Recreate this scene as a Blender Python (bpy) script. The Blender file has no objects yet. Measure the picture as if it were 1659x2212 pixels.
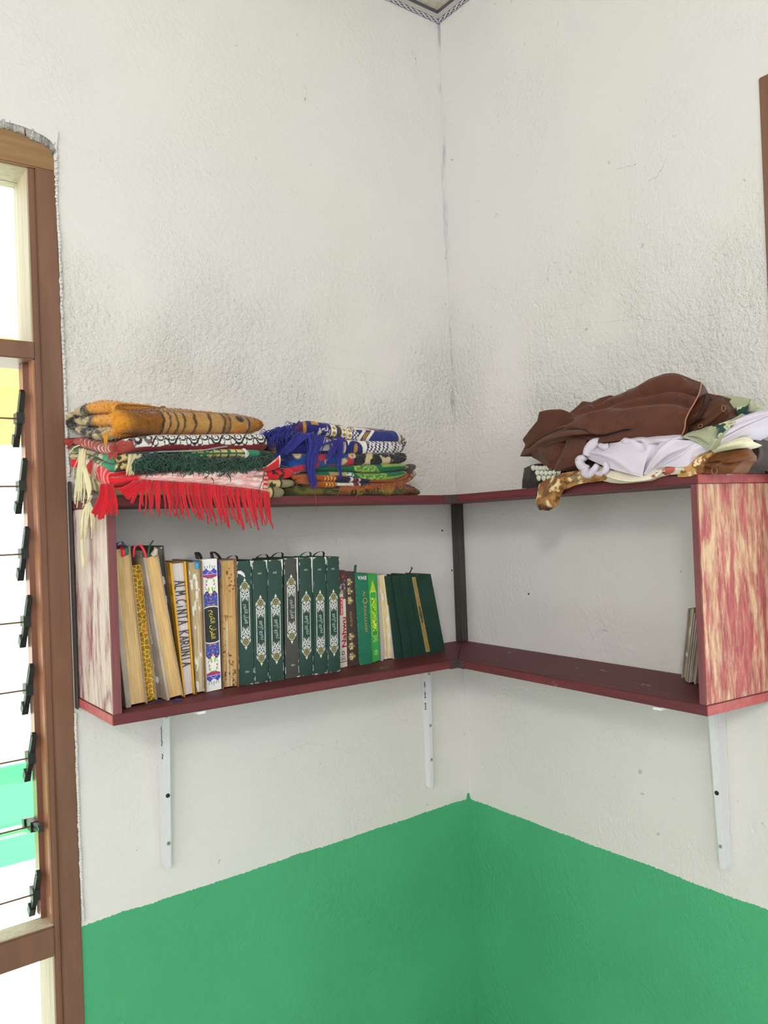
import bpy, bmesh, math, random
import numpy as np
from mathutils import Vector, Matrix

random.seed(7)
rng = np.random.default_rng(7)
SC = bpy.context.scene
COL = SC.collection
pi = math.pi

# ---------------------------------------------------------------- camera
Z0 = 1.42                                   # height of the shelf's lower board above the floor
CAM = np.array([-1.3238, -1.4513, .3218 + Z0])
YAW, PIT, ROL, FPX = .1379, .0088, -.0378, 1719.23
_a = pi / 4 + YAW
FW = np.array([math.cos(_a) * math.cos(PIT), math.sin(_a) * math.cos(PIT), math.sin(PIT)])
_r = np.cross(FW, [0, 0, 1]); _r /= np.linalg.norm(_r); _u = np.cross(_r, FW)
RT = math.cos(ROL) * _r + math.sin(ROL) * _u
UP = -math.sin(ROL) * _r + math.cos(ROL) * _u
cam_data = bpy.data.cameras.new('camera'); cam = bpy.data.objects.new('camera', cam_data); COL.objects.link(cam)
cam_data.sensor_fit = 'VERTICAL'; cam_data.sensor_height = 36; cam_data.sensor_width = 27
cam_data.lens = FPX * 36 / 2212; cam_data.clip_start = .02; cam_data.clip_end = 200
cam.matrix_world = Matrix(((RT[0], UP[0], -FW[0], CAM[0]), (RT[1], UP[1], -FW[1], CAM[1]), (RT[2], UP[2], -FW[2], CAM[2]), (0, 0, 0, 1)))
SC.camera = cam

# ---------------------------------------------------------------- light and exposure
SC.view_settings.view_transform = 'Standard'; SC.view_settings.look = 'None'
SC.view_settings.exposure = 0.0; SC.view_settings.gamma = 1.0; SC.view_settings.use_curve_mapping = False
W = bpy.data.worlds.new('sky'); SC.world = W; W.use_nodes = True
_bg = W.node_tree.nodes['Background']; _bg.inputs['Color'].default_value = (.93, .97, 1.0, 1); _bg.inputs['Strength'].default_value = 3.2
def area(name, loc, target, size, size_y, power, color):
    d = bpy.data.lights.new(name, 'AREA'); d.shape = 'RECTANGLE'; d.size = size; d.size_y = size_y; d.energy = power; d.color = color
    o = bpy.data.objects.new(name, d); COL.objects.link(o); o.location = loc
    o.rotation_euler = (Vector(target) - Vector(loc)).to_track_quat('-Z', 'Y').to_euler(); return o
area('ceiling_lamp', (-2.65, -2.65, Z0 + 1.36), (-.3, -.3, Z0 + .3), .34, .34, 23, (1, .965, .91))
area('window_daylight_back', (-3.93, -2.1, Z0 + .80), (0, -1.2, Z0 + .1), 1.9, 1.25, 13, (.96, .98, 1))
area('window_daylight_front', (-2.1, -3.93, Z0 + .80), (-1.2, 0, Z0 + .1), 1.9, 1.25, 13, (1, .97, .95))
sun_d = bpy.data.lights.new('sun', 'SUN'); sun_d.energy = 10.0; sun_d.angle = .02; sun_d.color = (1, .95, .86)
sun = bpy.data.objects.new('sun', sun_d); COL.objects.link(sun); sun.rotation_euler = (math.radians(38), 0, math.radians(-55))

# ---------------------------------------------------------------- helpers: projection onto real planes
def ray(u, v): return FW + RT * ((u - 829.5) / FPX) - UP * ((v - 1106) / FPX)
def onax(ax, val, u, v):
    d = ray(u, v); return CAM + d * ((val - CAM[ax]) / d[ax])
def onY(u, v, y=0.0): return onax(1, y, u, v)
def onX(u, v, x=0.0): return onax(0, x, u, v)
def onPlane(u, v, a, b, c):                  # z = a*x + b*y + c
    d = ray(u, v); k = (a * CAM[0] + b * CAM[1] + c - CAM[2]) / (d[2] - a * d[0] - b * d[1]); return CAM + d * k

# ---------------------------------------------------------------- helpers: colour, noise
def lin(c):
    c = np.asarray(c, float) / 255
    return np.where(c <= .04045, c / 12.92, ((c + .055) / 1.055) ** 2.4)
def S(r, g, b, k=1.0):
    c = np.minimum(lin((r, g, b)) / k, .93); return (float(c[0]), float(c[1]), float(c[2]), 1)
def L(r, g, b, k=1.0): return np.minimum(lin((r, g, b)) / k, .93)
def _hash(i, j, k, s):
    h = (i.astype(np.int64) * 374761393 + j.astype(np.int64) * 668265263 + k.astype(np.int64) * 2147483647 + s * 974711) & 0xffffffff
    h = ((h ^ (h >> 13)) * 1274126177) & 0xffffffff
    return ((h ^ (h >> 16)) & 0xffff) / 65535.0
def vn(p, sc, seed=0):                        # value noise, p (...,3), sc scalar or 3
    q = np.asarray(p, float) * sc; f = np.floor(q); t = q - f; t = t * t * (3 - 2 * t); f = f.astype(np.int64); r = 0
    for a in (0, 1):
        for b in (0, 1):
            for c in (0, 1):
                w = (t[..., 0] if a else 1 - t[..., 0]) * (t[..., 1] if b else 1 - t[..., 1]) * (t[..., 2] if c else 1 - t[..., 2])
                r = r + w * _hash(f[..., 0] + a, f[..., 1] + b, f[..., 2] + c, seed)
    return r
def fbm(p, sc, seed=0, o=3):
    r = 0; w = 0; a = 1.0; s = np.asarray(sc, float)
    for i in range(o): r = r + a * vn(p, s, seed + i); w += a; a *= .5; s = s * 2.03
    return r / w
def P3(a, b, c=0): 
    a, b = np.broadcast_arrays(np.asarray(a, float), np.asarray(b, float)); return np.stack([a, b, np.zeros_like(a) + c], -1)
def mix(a, b, w): w = np.clip(np.asarray(w, float), 0, 1)[..., None]; return a * (1 - w) + b * w
def sm(a, b, x): t = np.clip((np.asarray(x, float) - a) / (b - a), 0, 1); return t * t * (3 - 2 * t)
def band(x, a, b, e): return sm(a - e, a + e, x) * (1 - sm(b - e, b + e, x))

# ---------------------------------------------------------------- helpers: objects
def tag(o, label=None, cat=None, group=None, kind=None):
    if label: o['label'] = label
    if cat: o['category'] = cat
    if group: o['group'] = group
    if kind: o['kind'] = kind
    return o
def empty(name, loc, **k):
    o = bpy.data.objects.new(name, None); o.empty_display_size = .05; o.location = [float(x) for x in loc]; COL.objects.link(o); return tag(o, **k)
def mesh(name, V, F, m, parent=None, smooth=False, cols=None, **k):
    V = np.asarray(V, float).reshape(-1, 3); me = bpy.data.meshes.new(name)
    if isinstance(F, np.ndarray):
        n = len(F); w = F.shape[1]; me.vertices.add(len(V)); me.vertices.foreach_set('co', V.ravel())
        me.loops.add(n * w); me.loops.foreach_set('vertex_index', F.ravel().astype(np.int32))
        me.polygons.add(n); me.polygons.foreach_set('loop_start', (np.arange(n) * w).astype(np.int32))
        me.update(calc_edges=True); me.validate()
    else:
        me.from_pydata([tuple(x) for x in V], [], F); me.update()
    if cols is not None:
        c = np.asarray(cols, float).reshape(-1, 3); c = np.concatenate([c, np.ones((len(c), 1))], 1)
        at = me.color_attributes.new('Col', 'FLOAT_COLOR', 'POINT'); at.data.foreach_set('color', c.ravel().astype(np.float32))
    if smooth: me.polygons.foreach_set('use_smooth', [True] * len(me.polygons))
    me.materials.append(m)
    return link(name, me, parent, **k)
def link(name, me, parent=None, **k):
    o = bpy.data.objects.new(name, me); COL.objects.link(o)
    if parent is not None:
        o.parent = parent; o.matrix_parent_inverse = Matrix.Translation(-world_loc(parent))
    return tag(o, **k)
def world_loc(o):
    l = Vector((0, 0, 0))
    while o is not None and o.type == 'EMPTY': l += o.location; o = o.parent
    return l
def bevel_mesh(o, w, seg=2):
    if w <= 0: return o
    bm = bmesh.new(); bm.from_mesh(o.data)
    bmesh.ops.recalc_face_normals(bm, faces=bm.faces)
    bmesh.ops.bevel(bm, geom=list(bm.edges), offset=w, segments=seg, affect='EDGES', clamp_overlap=True)
    bm.to_mesh(o.data); bm.free(); return o
def prism(name, bot, top, m, parent=None, bev=0, **k):      # bot/top: matching rings of 3-D points
    n = len(bot); V = list(bot) + list(top)
    F = [list(range(n))[::-1], list(range(n, 2 * n))] + [[i, (i + 1) % n, n + (i + 1) % n, n + i] for i in range(n)]
    return bevel_mesh(mesh(name, V, F, m, parent, **k), bev)
def box(name, a, b, m, parent=None, bev=0, **k):
    x0, y0, z0 = [min(a[i], b[i]) for i in range(3)]; x1, y1, z1 = [max(a[i], b[i]) for i in range(3)]
    r = lambda z: [(x0, y0, z), (x1, y0, z), (x1, y1, z), (x0, y1, z)]
    return prism(name, r(z0), r(z1), m, parent, bev, **k)
class MB:                                                     # collects simple pieces into one mesh
    def __init__(s): s.V = []; s.F = []; s.C = []; s.n = 0
    def add(s, V, F, c=None):
        s.V.append(np.asarray(V, float).reshape(-1, 3)); s.F += [[i + s.n for i in f] for f in F]; s.n += len(s.V[-1])
        if c is not None: s.C.append(np.tile(np.asarray(c, float)[:3], (len(s.V[-1]), 1)))
    def box(s, a, b, c=None):
        x0, y0, z0 = a; x1, y1, z1 = b
        s.add([(x0, y0, z0), (x1, y0, z0), (x1, y1, z0), (x0, y1, z0), (x0, y0, z1), (x1, y0, z1), (x1, y1, z1), (x0, y1, z1)],
              [[3, 2, 1, 0], [4, 5, 6, 7], [0, 1, 5, 4], [1, 2, 6, 5], [2, 3, 7, 6], [3, 0, 4, 7]], c)
    def tube(s, pts, rad, sides=5, c=None):
        pts = np.asarray(pts, float); n = len(pts); rad = np.broadcast_to(rad, (n,))
        t = np.gradient(pts, axis=0); t /= np.linalg.norm(t, axis=1)[:, None] + 1e-9
        ref = np.array([.31, .9, .2]); a = np.cross(t, ref); a /= np.linalg.norm(a, axis=1)[:, None] + 1e-9; b = np.cross(t, a)
        th = np.arange(sides) * 2 * pi / sides
        V = pts[:, None] + rad[:, None, None] * (np.cos(th)[None, :, None] * a[:, None] + np.sin(th)[None, :, None] * b[:, None])
        F = [[i * sides + j, i * sides + (j + 1) % sides, (i + 1) * sides + (j + 1) % sides, (i + 1) * sides + j] for i in range(n - 1) for j in range(sides)]
        F += [list(range(sides))[::-1], [(n - 1) * sides + j for j in range(sides)]]
        s.add(V, F, c)
    def build(s, name, m, parent=None, smooth=False, **k):
        return mesh(name, np.concatenate(s.V), s.F, m, parent, smooth, np.concatenate(s.C) if s.C else None, **k)
def cr(pts, n):                                               # Catmull-Rom through pts (k,d) -> n samples, by chord length
    p = np.asarray(pts, float)
    if len(p) == 2: return p[0] + (p[1] - p[0]) * np.linspace(0, 1, n)[:, None]
    q = np.vstack([2 * p[0] - p[1], p, 2 * p[-1] - p[-2]]); x = np.linspace(0, len(p) - 1, n); i = np.minimum(x.astype(int), len(p) - 2); t = (x - i)[:, None]
    a, b, c, d = q[i], q[i + 1], q[i + 2], q[i + 3]
    return .5 * (2 * b + (c - a) * t + (2 * a - 5 * b + 4 * c - d) * t * t + (3 * b - a - 3 * c + d) * t ** 3)
def grid_faces(n, m, wrap=False):
    i = np.arange(n - 1)[:, None]; j = np.arange(m if wrap else m - 1)[None, :]; k = (j + 1) % m
    return np.stack([i * m + j, i * m + k, (i + 1) * m + k, (i + 1) * m + j], -1).reshape(-1, 4)
def grid_normals(G):
    a = np.gradient(G, axis=0); b = np.gradient(G, axis=1); n = np.cross(b, a); return n / (np.linalg.norm(n, axis=-1, keepdims=True) + 1e-12)

# ---------------------------------------------------------------- materials
def nodes(name):
    m = bpy.data.materials.new(name); m.use_nodes = True; nt = m.node_tree; b = nt.nodes['Principled BSDF']
    def N(t, **k):
        n = nt.nodes.new(t)
        for a, v in k.items():
            if a in n.inputs: n.inputs[a].default_value = v
            else: setattr(n, a, v)
        return n
    lk = lambda a, b_: nt.links.new(a, b_)
    return m, nt, b, N, lk
def bump_of(N, lk, b, height, strength, dist, prev=None):
    n = N('ShaderNodeBump'); n.inputs['Strength'].default_value = strength; n.inputs['Distance'].default_value = dist
    lk(height, n.inputs['Height'])
    if prev is not None: lk(prev, n.inputs['Normal'])
    lk(n.outputs[0], b.inputs['Normal']); return n.outputs[0]
def plain(name, col, rough=.6, metal=0, bump=0, bscale=200, bdist=.001, spec=.5, var=0):
    m, nt, b, N, lk = nodes(name); b.inputs['Roughness'].default_value = rough; b.inputs['Metallic'].default_value = metal
    b.inputs['Specular IOR Level'].default_value = spec; b.inputs['Base Color'].default_value = col
    g = N('ShaderNodeNewGeometry')
    if bump:
        n = N('ShaderNodeTexNoise', Scale=bscale, Detail=4.0); lk(g.outputs['Position'], n.inputs['Vector']); bump_of(N, lk, b, n.outputs[0], bump, bdist)
    if var:
        n = N('ShaderNodeTexNoise', Scale=bscale * .25, Detail=5.0); lk(g.outputs['Position'], n.inputs['Vector'])
        r = N('ShaderNodeValToRGB'); r.color_ramp.elements[0].position = .3; r.color_ramp.elements[1].position = .7
        r.color_ramp.elements[0].color = [c * (1 - var) for c in col[:3]] + [1]; r.color_ramp.elements[1].color = [min(1, c * (1 + var)) for c in col[:3]] + [1]
        lk(n.outputs[0], r.inputs[0]); lk(r.outputs[0], b.inputs['Base Color'])
    return m
def attr(name, rough=.9, bump=.5, bscale=900, bdist=.0008, sheen=0, spec=.2, stretch=None):
    m, nt, b, N, lk = nodes(name); b.inputs['Roughness'].default_value = rough; b.inputs['Specular IOR Level'].default_value = spec
    c = N('ShaderNodeVertexColor'); c.layer_name = 'Col'; lk(c.outputs[0], b.inputs['Base Color'])
    if sheen: b.inputs['Sheen Weight'].default_value = sheen; b.inputs['Sheen Roughness'].default_value = .5
    if bump:
        g = N('ShaderNodeNewGeometry'); n = N('ShaderNodeTexNoise', Scale=bscale, Detail=3.0); v = g.outputs['Position']
        if stretch:
            mp = N('ShaderNodeMapping'); mp.inputs['Scale'].default_value = stretch; lk(v, mp.inputs['Vector']); v = mp.outputs[0]
        lk(v, n.inputs['Vector']); bump_of(N, lk, b, n.outputs[0], bump, bdist)
    return m
# ================================================================ the room
ZG = Z0 - .3700                               # top of the green dado
ZC = Z0 + 1.5427                              # ceiling
RX, RY = -4.0, -4.0                           # far sides of the room

def wall_paint(name, white, green):
    m, nt, b, N, lk = nodes(name); b.inputs['Roughness'].default_value = .75; b.inputs['Specular IOR Level'].default_value = .25
    g = N('ShaderNodeNewGeometry'); sp = N('ShaderNodeSeparateXYZ'); lk(g.outputs['Position'], sp.inputs[0])
    def noise(sc, det=4.0, rough=.5, vec=None):
        n = N('ShaderNodeTexNoise', Scale=sc, Detail=det, Roughness=rough); lk(vec or g.outputs['Position'], n.inputs['Vector']); return n.outputs[0]
    def math_(op, a, c=None, d=None):
        n = N('ShaderNodeMath', operation=op)
        for i, x in enumerate((a, c, d)):
            if x is None: continue
            if isinstance(x, (int, float)): n.inputs[i].default_value = x
            else: lk(x, n.inputs[i])
        return n.outputs[0]
    def ramp(x, p0, p1, c0=(0, 0, 0, 1), c1=(1, 1, 1, 1)):
        r = N('ShaderNodeValToRGB'); e = r.color_ramp.elements; e[0].position = p0; e[1].position = p1; e[0].color = c0; e[1].color = c1; lk(x, r.inputs[0]); return r.outputs[0]
    def mixc(f, a, c):
        n = N('ShaderNodeMix', data_type='RGBA')
        if isinstance(f, (int, float)): n.inputs[0].default_value = f
        else: lk(f, n.inputs[0])
        for i, x in ((6, a), (7, c)):
            if isinstance(x, tuple): n.inputs[i].default_value = x
            else: lk(x, n.inputs[i])
        return n.outputs[2]
    # paint: white, slightly clouded, rubbed patches and small chips
    cloud = ramp(noise(2.3, 5.0), .35, .68, tuple(c * .95 for c in white[:3]) + (1,), white)
    cool = mixc(ramp(noise(1.4, 3.0), .45, .7), cloud, (white[0] * .965, white[1] * .975, white[2] * 1.01, 1))
    chips = math_('MULTIPLY', ramp(noise(55, 3.0, .6), .68, .715), ramp(noise(7, 3.0), .50, .58))
    c1 = mixc(math_('MULTIPLY', chips, .55), cool, (.33, .31, .30, 1))
    pits = math_('MULTIPLY', ramp(noise(120, 2.0), .755, .775), ramp(noise(11, 2.0), .52, .58))
    c1 = mixc(math_('MULTIPLY', pits, .8), c1, (.12, .11, .11, 1))
    # dirt in the corner joint
    dx = math_('MAXIMUM', math_('ABSOLUTE', sp.outputs[0]), math_('ABSOLUTE', sp.outputs[1]))
    mpd = N('ShaderNodeMapping'); mpd.inputs['Scale'].default_value = (60, 60, 9); lk(g.outputs['Position'], mpd.inputs['Vector'])
    near = ramp(dx, .0, .012, (1, 1, 1, 1), (0, 0, 0, 1))
    dirt = math_('MULTIPLY', near, ramp(noise(1.0, 5.0, .6, mpd.outputs[0]), .52, .66))
    up_ = ramp(sp.outputs[2], 0, 1)          # (clamped) 
    hi = N('ShaderNodeMapRange'); hi.inputs['From Min'].default_value = Z0 + .35; hi.inputs['From Max'].default_value = Z0 + .45; lk(sp.outputs[2], hi.inputs['Value'])
    c1 = mixc(math_('MULTIPLY', math_('MULTIPLY', dirt, hi.outputs[0]), .75), c1, (.16, .15, .17, 1))
    # pale seam where the brush ran down the corner
    seam = math_('MULTIPLY', ramp(dx, .0, .004, (1, 1, 1, 1), (0, 0, 0, 1)), .35)
    c1 = mixc(seam, c1, (.62, .62, .70, 1))
    # green dado with a ragged brush line
    mpe = N('ShaderNodeMapping'); mpe.inputs['Scale'].default_value = (1, 1, .3); lk(g.outputs['Position'], mpe.inputs['Vector'])
    edge = math_('ADD', sp.outputs[2], math_('MULTIPLY', math_('SUBTRACT', noise(140, 5.0, .7, mpe.outputs[0]), .5), .010))
    edge = math_('ADD', edge, math_('MULTIPLY', math_('SUBTRACT', noise(9, 2.0, .5, mpe.outputs[0]), .5), .010))
    drip = math_('MULTIPLY', ramp(dx, .0055, .006, (1, 1, 1, 1), (0, 0, 0, 1)), .013)
    below = math_('LESS_THAN', math_('SUBTRACT', edge, drip), ZG)
    gvar = ramp(noise(3.2, 5.0), .3, .7, tuple(c * .90 for c in green[:3]) + (1,), tuple(c * 1.06 for c in green[:3]) + (1,))
    col = mixc(below, c1, gvar); lk(col, b.inputs['Base Color'])
    lk(math_('SUBTRACT', .8, math_('MULTIPLY', below, .35)), b.inputs['Roughness'])
    # plaster relief: fine grain everywhere, coarse trowelling in clouds
    zone = N('ShaderNodeMapRange'); zone.inputs['From Min'].default_value = Z0 + .30; zone.inputs['From Max'].default_value = Z0 + .55; lk(sp.outputs[2], zone.inputs['Value'])
    zone2 = N('ShaderNodeMapRange'); zone2.inputs['From Min'].default_value = Z0 + .95; zone2.inputs['From Max'].default_value = Z0 + .62; lk(sp.outputs[2], zone2.inputs['Value'])
    zz = math_('ADD', math_('MULTIPLY', math_('MULTIPLY', zone.outputs[0], zone2.outputs[0]), .8), .28)
    coarse = math_('MULTIPLY', math_('MULTIPLY', noise(95, 4.0, .6), ramp(noise(4.0, 3.0), .3, .62)), zz)
    n1 = bump_of(N, lk, b, coarse, 1.0, .011)
    n2 = bump_of(N, lk, b, noise(420, 3.0, .55), .30, .0020, n1)
    n3 = bump_of(N, lk, b, noise(6, 3.0), .25, .02, n2)
    dents = ramp(noise(24, 3.0, .5), .66, .74)
    bump_of(N, lk, b, dents, .30, -.004, n3)
    return m
M_wall = wall_paint('painted_plaster', (.775, .755, .725, 1), (.080, .430, .205, 1))

WX0, WX1 = -1.72, -.9246                      # left window opening
WZ0, WZ1 = Z0 - .98, Z0 + 1.030; ZH = Z0 + .954
mb = MB(); T = .14
mb.box((RX, 0, 0), (WX0, T, ZC + .05)); mb.box((WX1, 0, 0), (T, T, ZC + .05)); mb.box((WX0, 0, 0), (WX1, T, WZ0)); mb.box((WX0, 0, WZ1), (WX1, T, ZC + .05))
mb.build('wall_left', M_wall, kind='structure')
VY1, VY0 = -.7885, -1.60                      # right window opening
VZ0, VZ1 = Z0 + .60, Z0 + 1.035
VZ0 = Z0 - .98
mb = MB()
mb.box((0, RY, 0), (T, VY0, ZC + .05)); mb.box((0, VY1, 0), (T, 0, ZC + .05)); mb.box((0, VY0, 0), (T, VY1, VZ0)); mb.box((0, VY0, VZ1), (T, VY1, ZC + .05))
mb.build('wall_right', M_wall, kind='structure')
for nm, (u, v), ax in (('drill_hole', (955, 1146), 1), ('drill_hole', (976, 1232), 1), ('drill_hole', (1142, 1283), 0)):
    c = onY(u, v) if ax else onX(u, v); h = MB(); dv = np.array([0, -.0006, 0]) if ax else np.array([-.0006, 0, 0]); h.tube([c - dv, c + dv], .0022, 10)
    h.build(nm, plain('dark_hole', (.02, .015, .015, 1), .9), bpy.data.objects['wall_left' if ax else 'wall_right'])
def ridge(par, on, path, seed):                # trowel ridges left in the plaster
    r = np.random.default_rng(seed); p = cr(np.array(path, float), 70); p[:, 1] += np.cumsum(r.normal(0, .5, 70)) + r.normal(0, 1.2, 70)
    h = MB(); h.tube([on(u, v) for u, v in p], .0009 * (.15 + r.random(70)), 6); h.build('plaster_ridge', M_wall, par, True)
_wl, _wr = bpy.data.objects['wall_left'], bpy.data.objects['wall_right']
ridge(_wr, onX, [(1165, 724), (1250, 704), (1350, 690), (1450, 692), (1520, 684), (1600, 666), (1656, 655)], 1)
ridge(_wr, onX, [(1330, 365), (1352, 360), (1374, 352)], 2); ridge(_wr, onX, [(1400, 392), (1420, 380), (1440, 345)], 3); ridge(_wr, onX, [(1182, 606), (1186, 575), (1205, 570), (1210, 600)], 4)
ridge(_wl, onY, [(596, 772), (660, 790), (740, 800), (830, 820), (890, 846), (930, 862)], 5); ridge(_wl, onY, [(480, 730), (540, 742), (600, 735)], 6); ridge(_wl, onY, [(655, 180), (662, 205), (657, 228)], 7); ridge(_wl, onY, [(888, 112), (897, 128), (899, 144)], 8)
ridge(_wl, onY, [(560, 1164), (640, 1158), (700, 1148), (770, 1155), (800, 1160)], 9); ridge(_wl, onY, [(590, 1640), (640, 1620), (690, 1612), (760, 1640)], 10); ridge(_wr, onX, [(1285, 1366), (1300, 1361), (1312, 1366)], 11)
M_wall2 = plain('plain_plaster', (.36, .35, .33, 1), .85, bump=.2, bscale=300)
mb = MB()
mb.box((RX - T, RY, 0), (RX, -3.2, ZC)); mb.box((RX - T, -1.0, 0), (RX, 0, ZC)); mb.box((RX - T, -3.2, 0), (RX, -1.0, Z0 + .1)); mb.box((RX - T, -3.2, Z0 + 1.46), (RX, -1.0, ZC))
mb.build('wall_back', M_wall2, kind='structure')
mb = MB()
mb.box((RX, RY - T, 0), (-3.2, RY, ZC)); mb.box((-1.0, RY - T, 0), (0, RY, ZC)); mb.box((-3.2, RY - T, 0), (-1.0, RY, Z0 + .1)); mb.box((-3.2, RY - T, Z0 + 1.46), (-1.0, RY, ZC))
mb.build('wall_front', M_wall2, kind='structure')
m_floor, nt, b, N, lk = nodes('floor_tile'); b.inputs['Roughness'].default_value = .3
g = N('ShaderNodeNewGeometry'); br = N('ShaderNodeTexBrick', Scale=1.0); br.offset = 0; lk(g.outputs['Position'], br.inputs['Vector'])
br.inputs['Color1'].default_value = (.66, .64, .60, 1); br.inputs['Color2'].default_value = (.62, .60, .57, 1); br.inputs['Mortar'].default_value = (.3, .29, .28, 1)
br.inputs['Mortar Size'].default_value = .004; br.inputs['Brick Width'].default_value = .4; br.inputs['Row Height'].default_value = .4
lk(br.outputs[0], b.inputs['Base Color'])
box('floor', (RX - T, RY - T, -.1), (T, T, 0), m_floor, kind='structure')

# ceiling of printed panels with a metal edge strip that carries a twisted rope bead
m_ceil, nt, b, N, lk = nodes('ceiling_panel'); b.inputs['Roughness'].default_value = .5
g = N('ShaderNodeNewGeometry'); n = N('ShaderNodeTexVoronoi', Scale=38.0); n.feature = 'DISTANCE_TO_EDGE'; lk(g.outputs['Position'], n.inputs['Vector'])
r = N('ShaderNodeValToRGB'); r.color_ramp.elements[0].position = 0; r.color_ramp.elements[1].position = .12; r.color_ramp.elements[0].color = (.52, .50, .40, 1); r.color_ramp.elements[1].color = (.63, .60, .50, 1)
lk(n.outputs[0], r.inputs[0]); lk(r.outputs[0], b.inputs['Base Color'])
box('ceiling', (RX, RY, ZC + .003), (0, 0, ZC + .06), m_ceil, kind='structure')
M_strip = plain('grey_metal_strip', S(165, 165, 162, .62), .45, .25, bump=.1, bscale=90)
M_stripd = plain('dark_metal_strip', S(72, 68, 74, .6), .5, .2)
M_rope = plain('rope_bead', S(178, 174, 184, .62), .4, .3)
def strip(name, axis, length):
    def pt(s, p, z): return (-s, -p, ZC + z) if axis == 0 else (-p, -s, ZC + z)
    def bar(nm, p0, p1, z0, z1, m, par):
        ring = lambda z: [pt(p0, p0, z), pt(length, p0, z), pt(length, p1, z), pt(p1, p1, z)]
        return prism(nm, ring(z0), ring(z1), m, par)
    t = empty(name, pt(0, 0, 0), kind='structure')
    bar('backing_strip', .0, .013, -.001, .003, M_stripd, t)
    bar('flat_band', .013, .0285, -.003, .003, M_strip, t)
    bar('inner_lip', .0285, .0305, -.0040, .003, M_stripd, t)
    mbr = MB(); n = 60
    for ph in (0, pi):
        s = np.linspace(.006, length * .45, n * 9); w = s / .0195 * 2 * pi * .5 + ph
        pts = np.array([pt(a, .0065 + .0034 * math.cos(q), -.0026 + .0022 * math.sin(q)) for a, q in zip(s, w)])
        mbr.tube(pts, .0021, 5)
    mbr.build('rope_bead', M_rope, t, smooth=True)
strip('trim_1', 0, 4.0); strip('trim_2', 1, 4.0)

# ---------------------------------------------------------------- windows
def wood_mat(name, c0, c1, axis_scale=(30, 30, 1.5), rough=.45, bump=.25):
    m, nt, b, N, lk = nodes(name); b.inputs['Roughness'].default_value = rough
    g = N('ShaderNodeNewGeometry'); mp = N('ShaderNodeMapping'); mp.inputs['Scale'].default_value = axis_scale; lk(g.outputs['Position'], mp.inputs['Vector'])
    n = N('ShaderNodeTexNoise', Scale=3.0, Detail=6.0, Roughness=.6); lk(mp.outputs[0], n.inputs['Vector'])
    r = N('ShaderNodeValToRGB'); r.color_ramp.elements[0].position = .32; r.color_ramp.elements[1].position = .68; r.color_ramp.elements[0].color = c0; r.color_ramp.elements[1].color = c1
    lk(n.outputs[0], r.inputs[0]); lk(r.outputs[0], b.inputs['Base Color']); bump_of(N, lk, b, n.outputs[0], bump, .0008); return m
M_frame = wood_mat('brown_painted_frame', S(106, 74, 58, .90), S(124, 88, 70, .90), (9, 9, 1.2), .38)
M_frame_raw = wood_mat('thinly_painted_wood', S(128, 96, 62, .9), S(150, 116, 78, .9), (2, 30, 30), .55)
M_reveal = wood_mat('bare_pale_wood', (.44, .36, .25, 1), (.58, .49, .36, 1), (30, 30, 2), .6)
M_reveal2 = wood_mat('varnished_reveal', (.30, .13, .065, 1), (.42, .20, .11, 1), (30, 30, 2), .25)
M_channel = plain('brown_aluminium', S(105, 72, 58, .6), .35, .4)
M_clip = plain('dark_green_plastic', (.016, .022, .020, 1), .4)
def glass_mat(name, tint, gl=.9):
    m = bpy.data.materials.new(name); m.use_nodes = True; nt = m.node_tree; nt.nodes.clear()
    o = nt.nodes.new('ShaderNodeOutputMaterial'); t = nt.nodes.new('ShaderNodeBsdfTransparent'); gls = nt.nodes.new('ShaderNodeBsdfGlossy'); mx = nt.nodes.new('ShaderNodeMixShader'); f = nt.nodes.new('ShaderNodeFresnel')
    t.inputs[0].default_value = tint; gls.inputs['Roughness'].default_value = .05; gls.inputs[0].default_value = (gl, gl, gl, 1); f.inputs[0].default_value = 1.5
    gg = nt.nodes.new('ShaderNodeNewGeometry'); sb = nt.nodes.new('ShaderNodeMath'); sb.operation = 'SUBTRACT'; sb.inputs[0].default_value = 1; ml = nt.nodes.new('ShaderNodeMath'); ml.operation = 'MULTIPLY'
    nt.links.new(gg.outputs['Backfacing'], sb.inputs[1]); nt.links.new(sb.outputs[0], ml.inputs[0]); nt.links.new(f.outputs[0], ml.inputs[1]); nt.links.new(ml.outputs[0], mx.inputs[0]); nt.links.new(t.outputs[0], mx.inputs[1]); nt.links.new(gls.outputs[0], mx.inputs[2]); nt.links.new(mx.outputs[0], o.inputs[0]); return m
M_glass = glass_mat('window_glass', (.93, .96, .95, 1))
M_louvre = glass_mat('louvre_glass', (.88, .93, .91, 1))

win = empty('window_1', (WX1, 0, WZ0), kind='structure')
FD = .10                                      # frame depth into the wall
xs = -.9585                                   # inner edge of the proud face of the stile
xi = -.9690                                   # reveal plane
box('stile', (xs, -.004, WZ0), (WX1, FD, ZH), M_frame, win, .0015)
box('stile_rebate', (xi, .002, WZ0), (xs, FD, ZH), M_frame, win, .001)
box('head_rail', (WX0, -.003, ZH), (WX1, FD, WZ1), M_frame_raw, win, .002)
box('stile', (WX0, -.004, WZ0), (WX0 + .045, FD, ZH), M_frame, win, .0015)
r1a, r1b = Z0 + .6196, Z0 + .6503; r2a, r2b = Z0 - .4060, Z0 - .3553
box('middle_rail', (WX0 + .045, -.001, r1a), (xi, FD, r1b), M_frame, win, .002)
box('lower_rail', (WX0 + .045, -.001, r2a), (xi, .045, r2b), M_frame, win, .002)
box('bottom_rail', (WX0 + .045, -.001, WZ0), (xi, FD, WZ0 + .05), M_frame, win, .002)
zt = ZH
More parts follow.
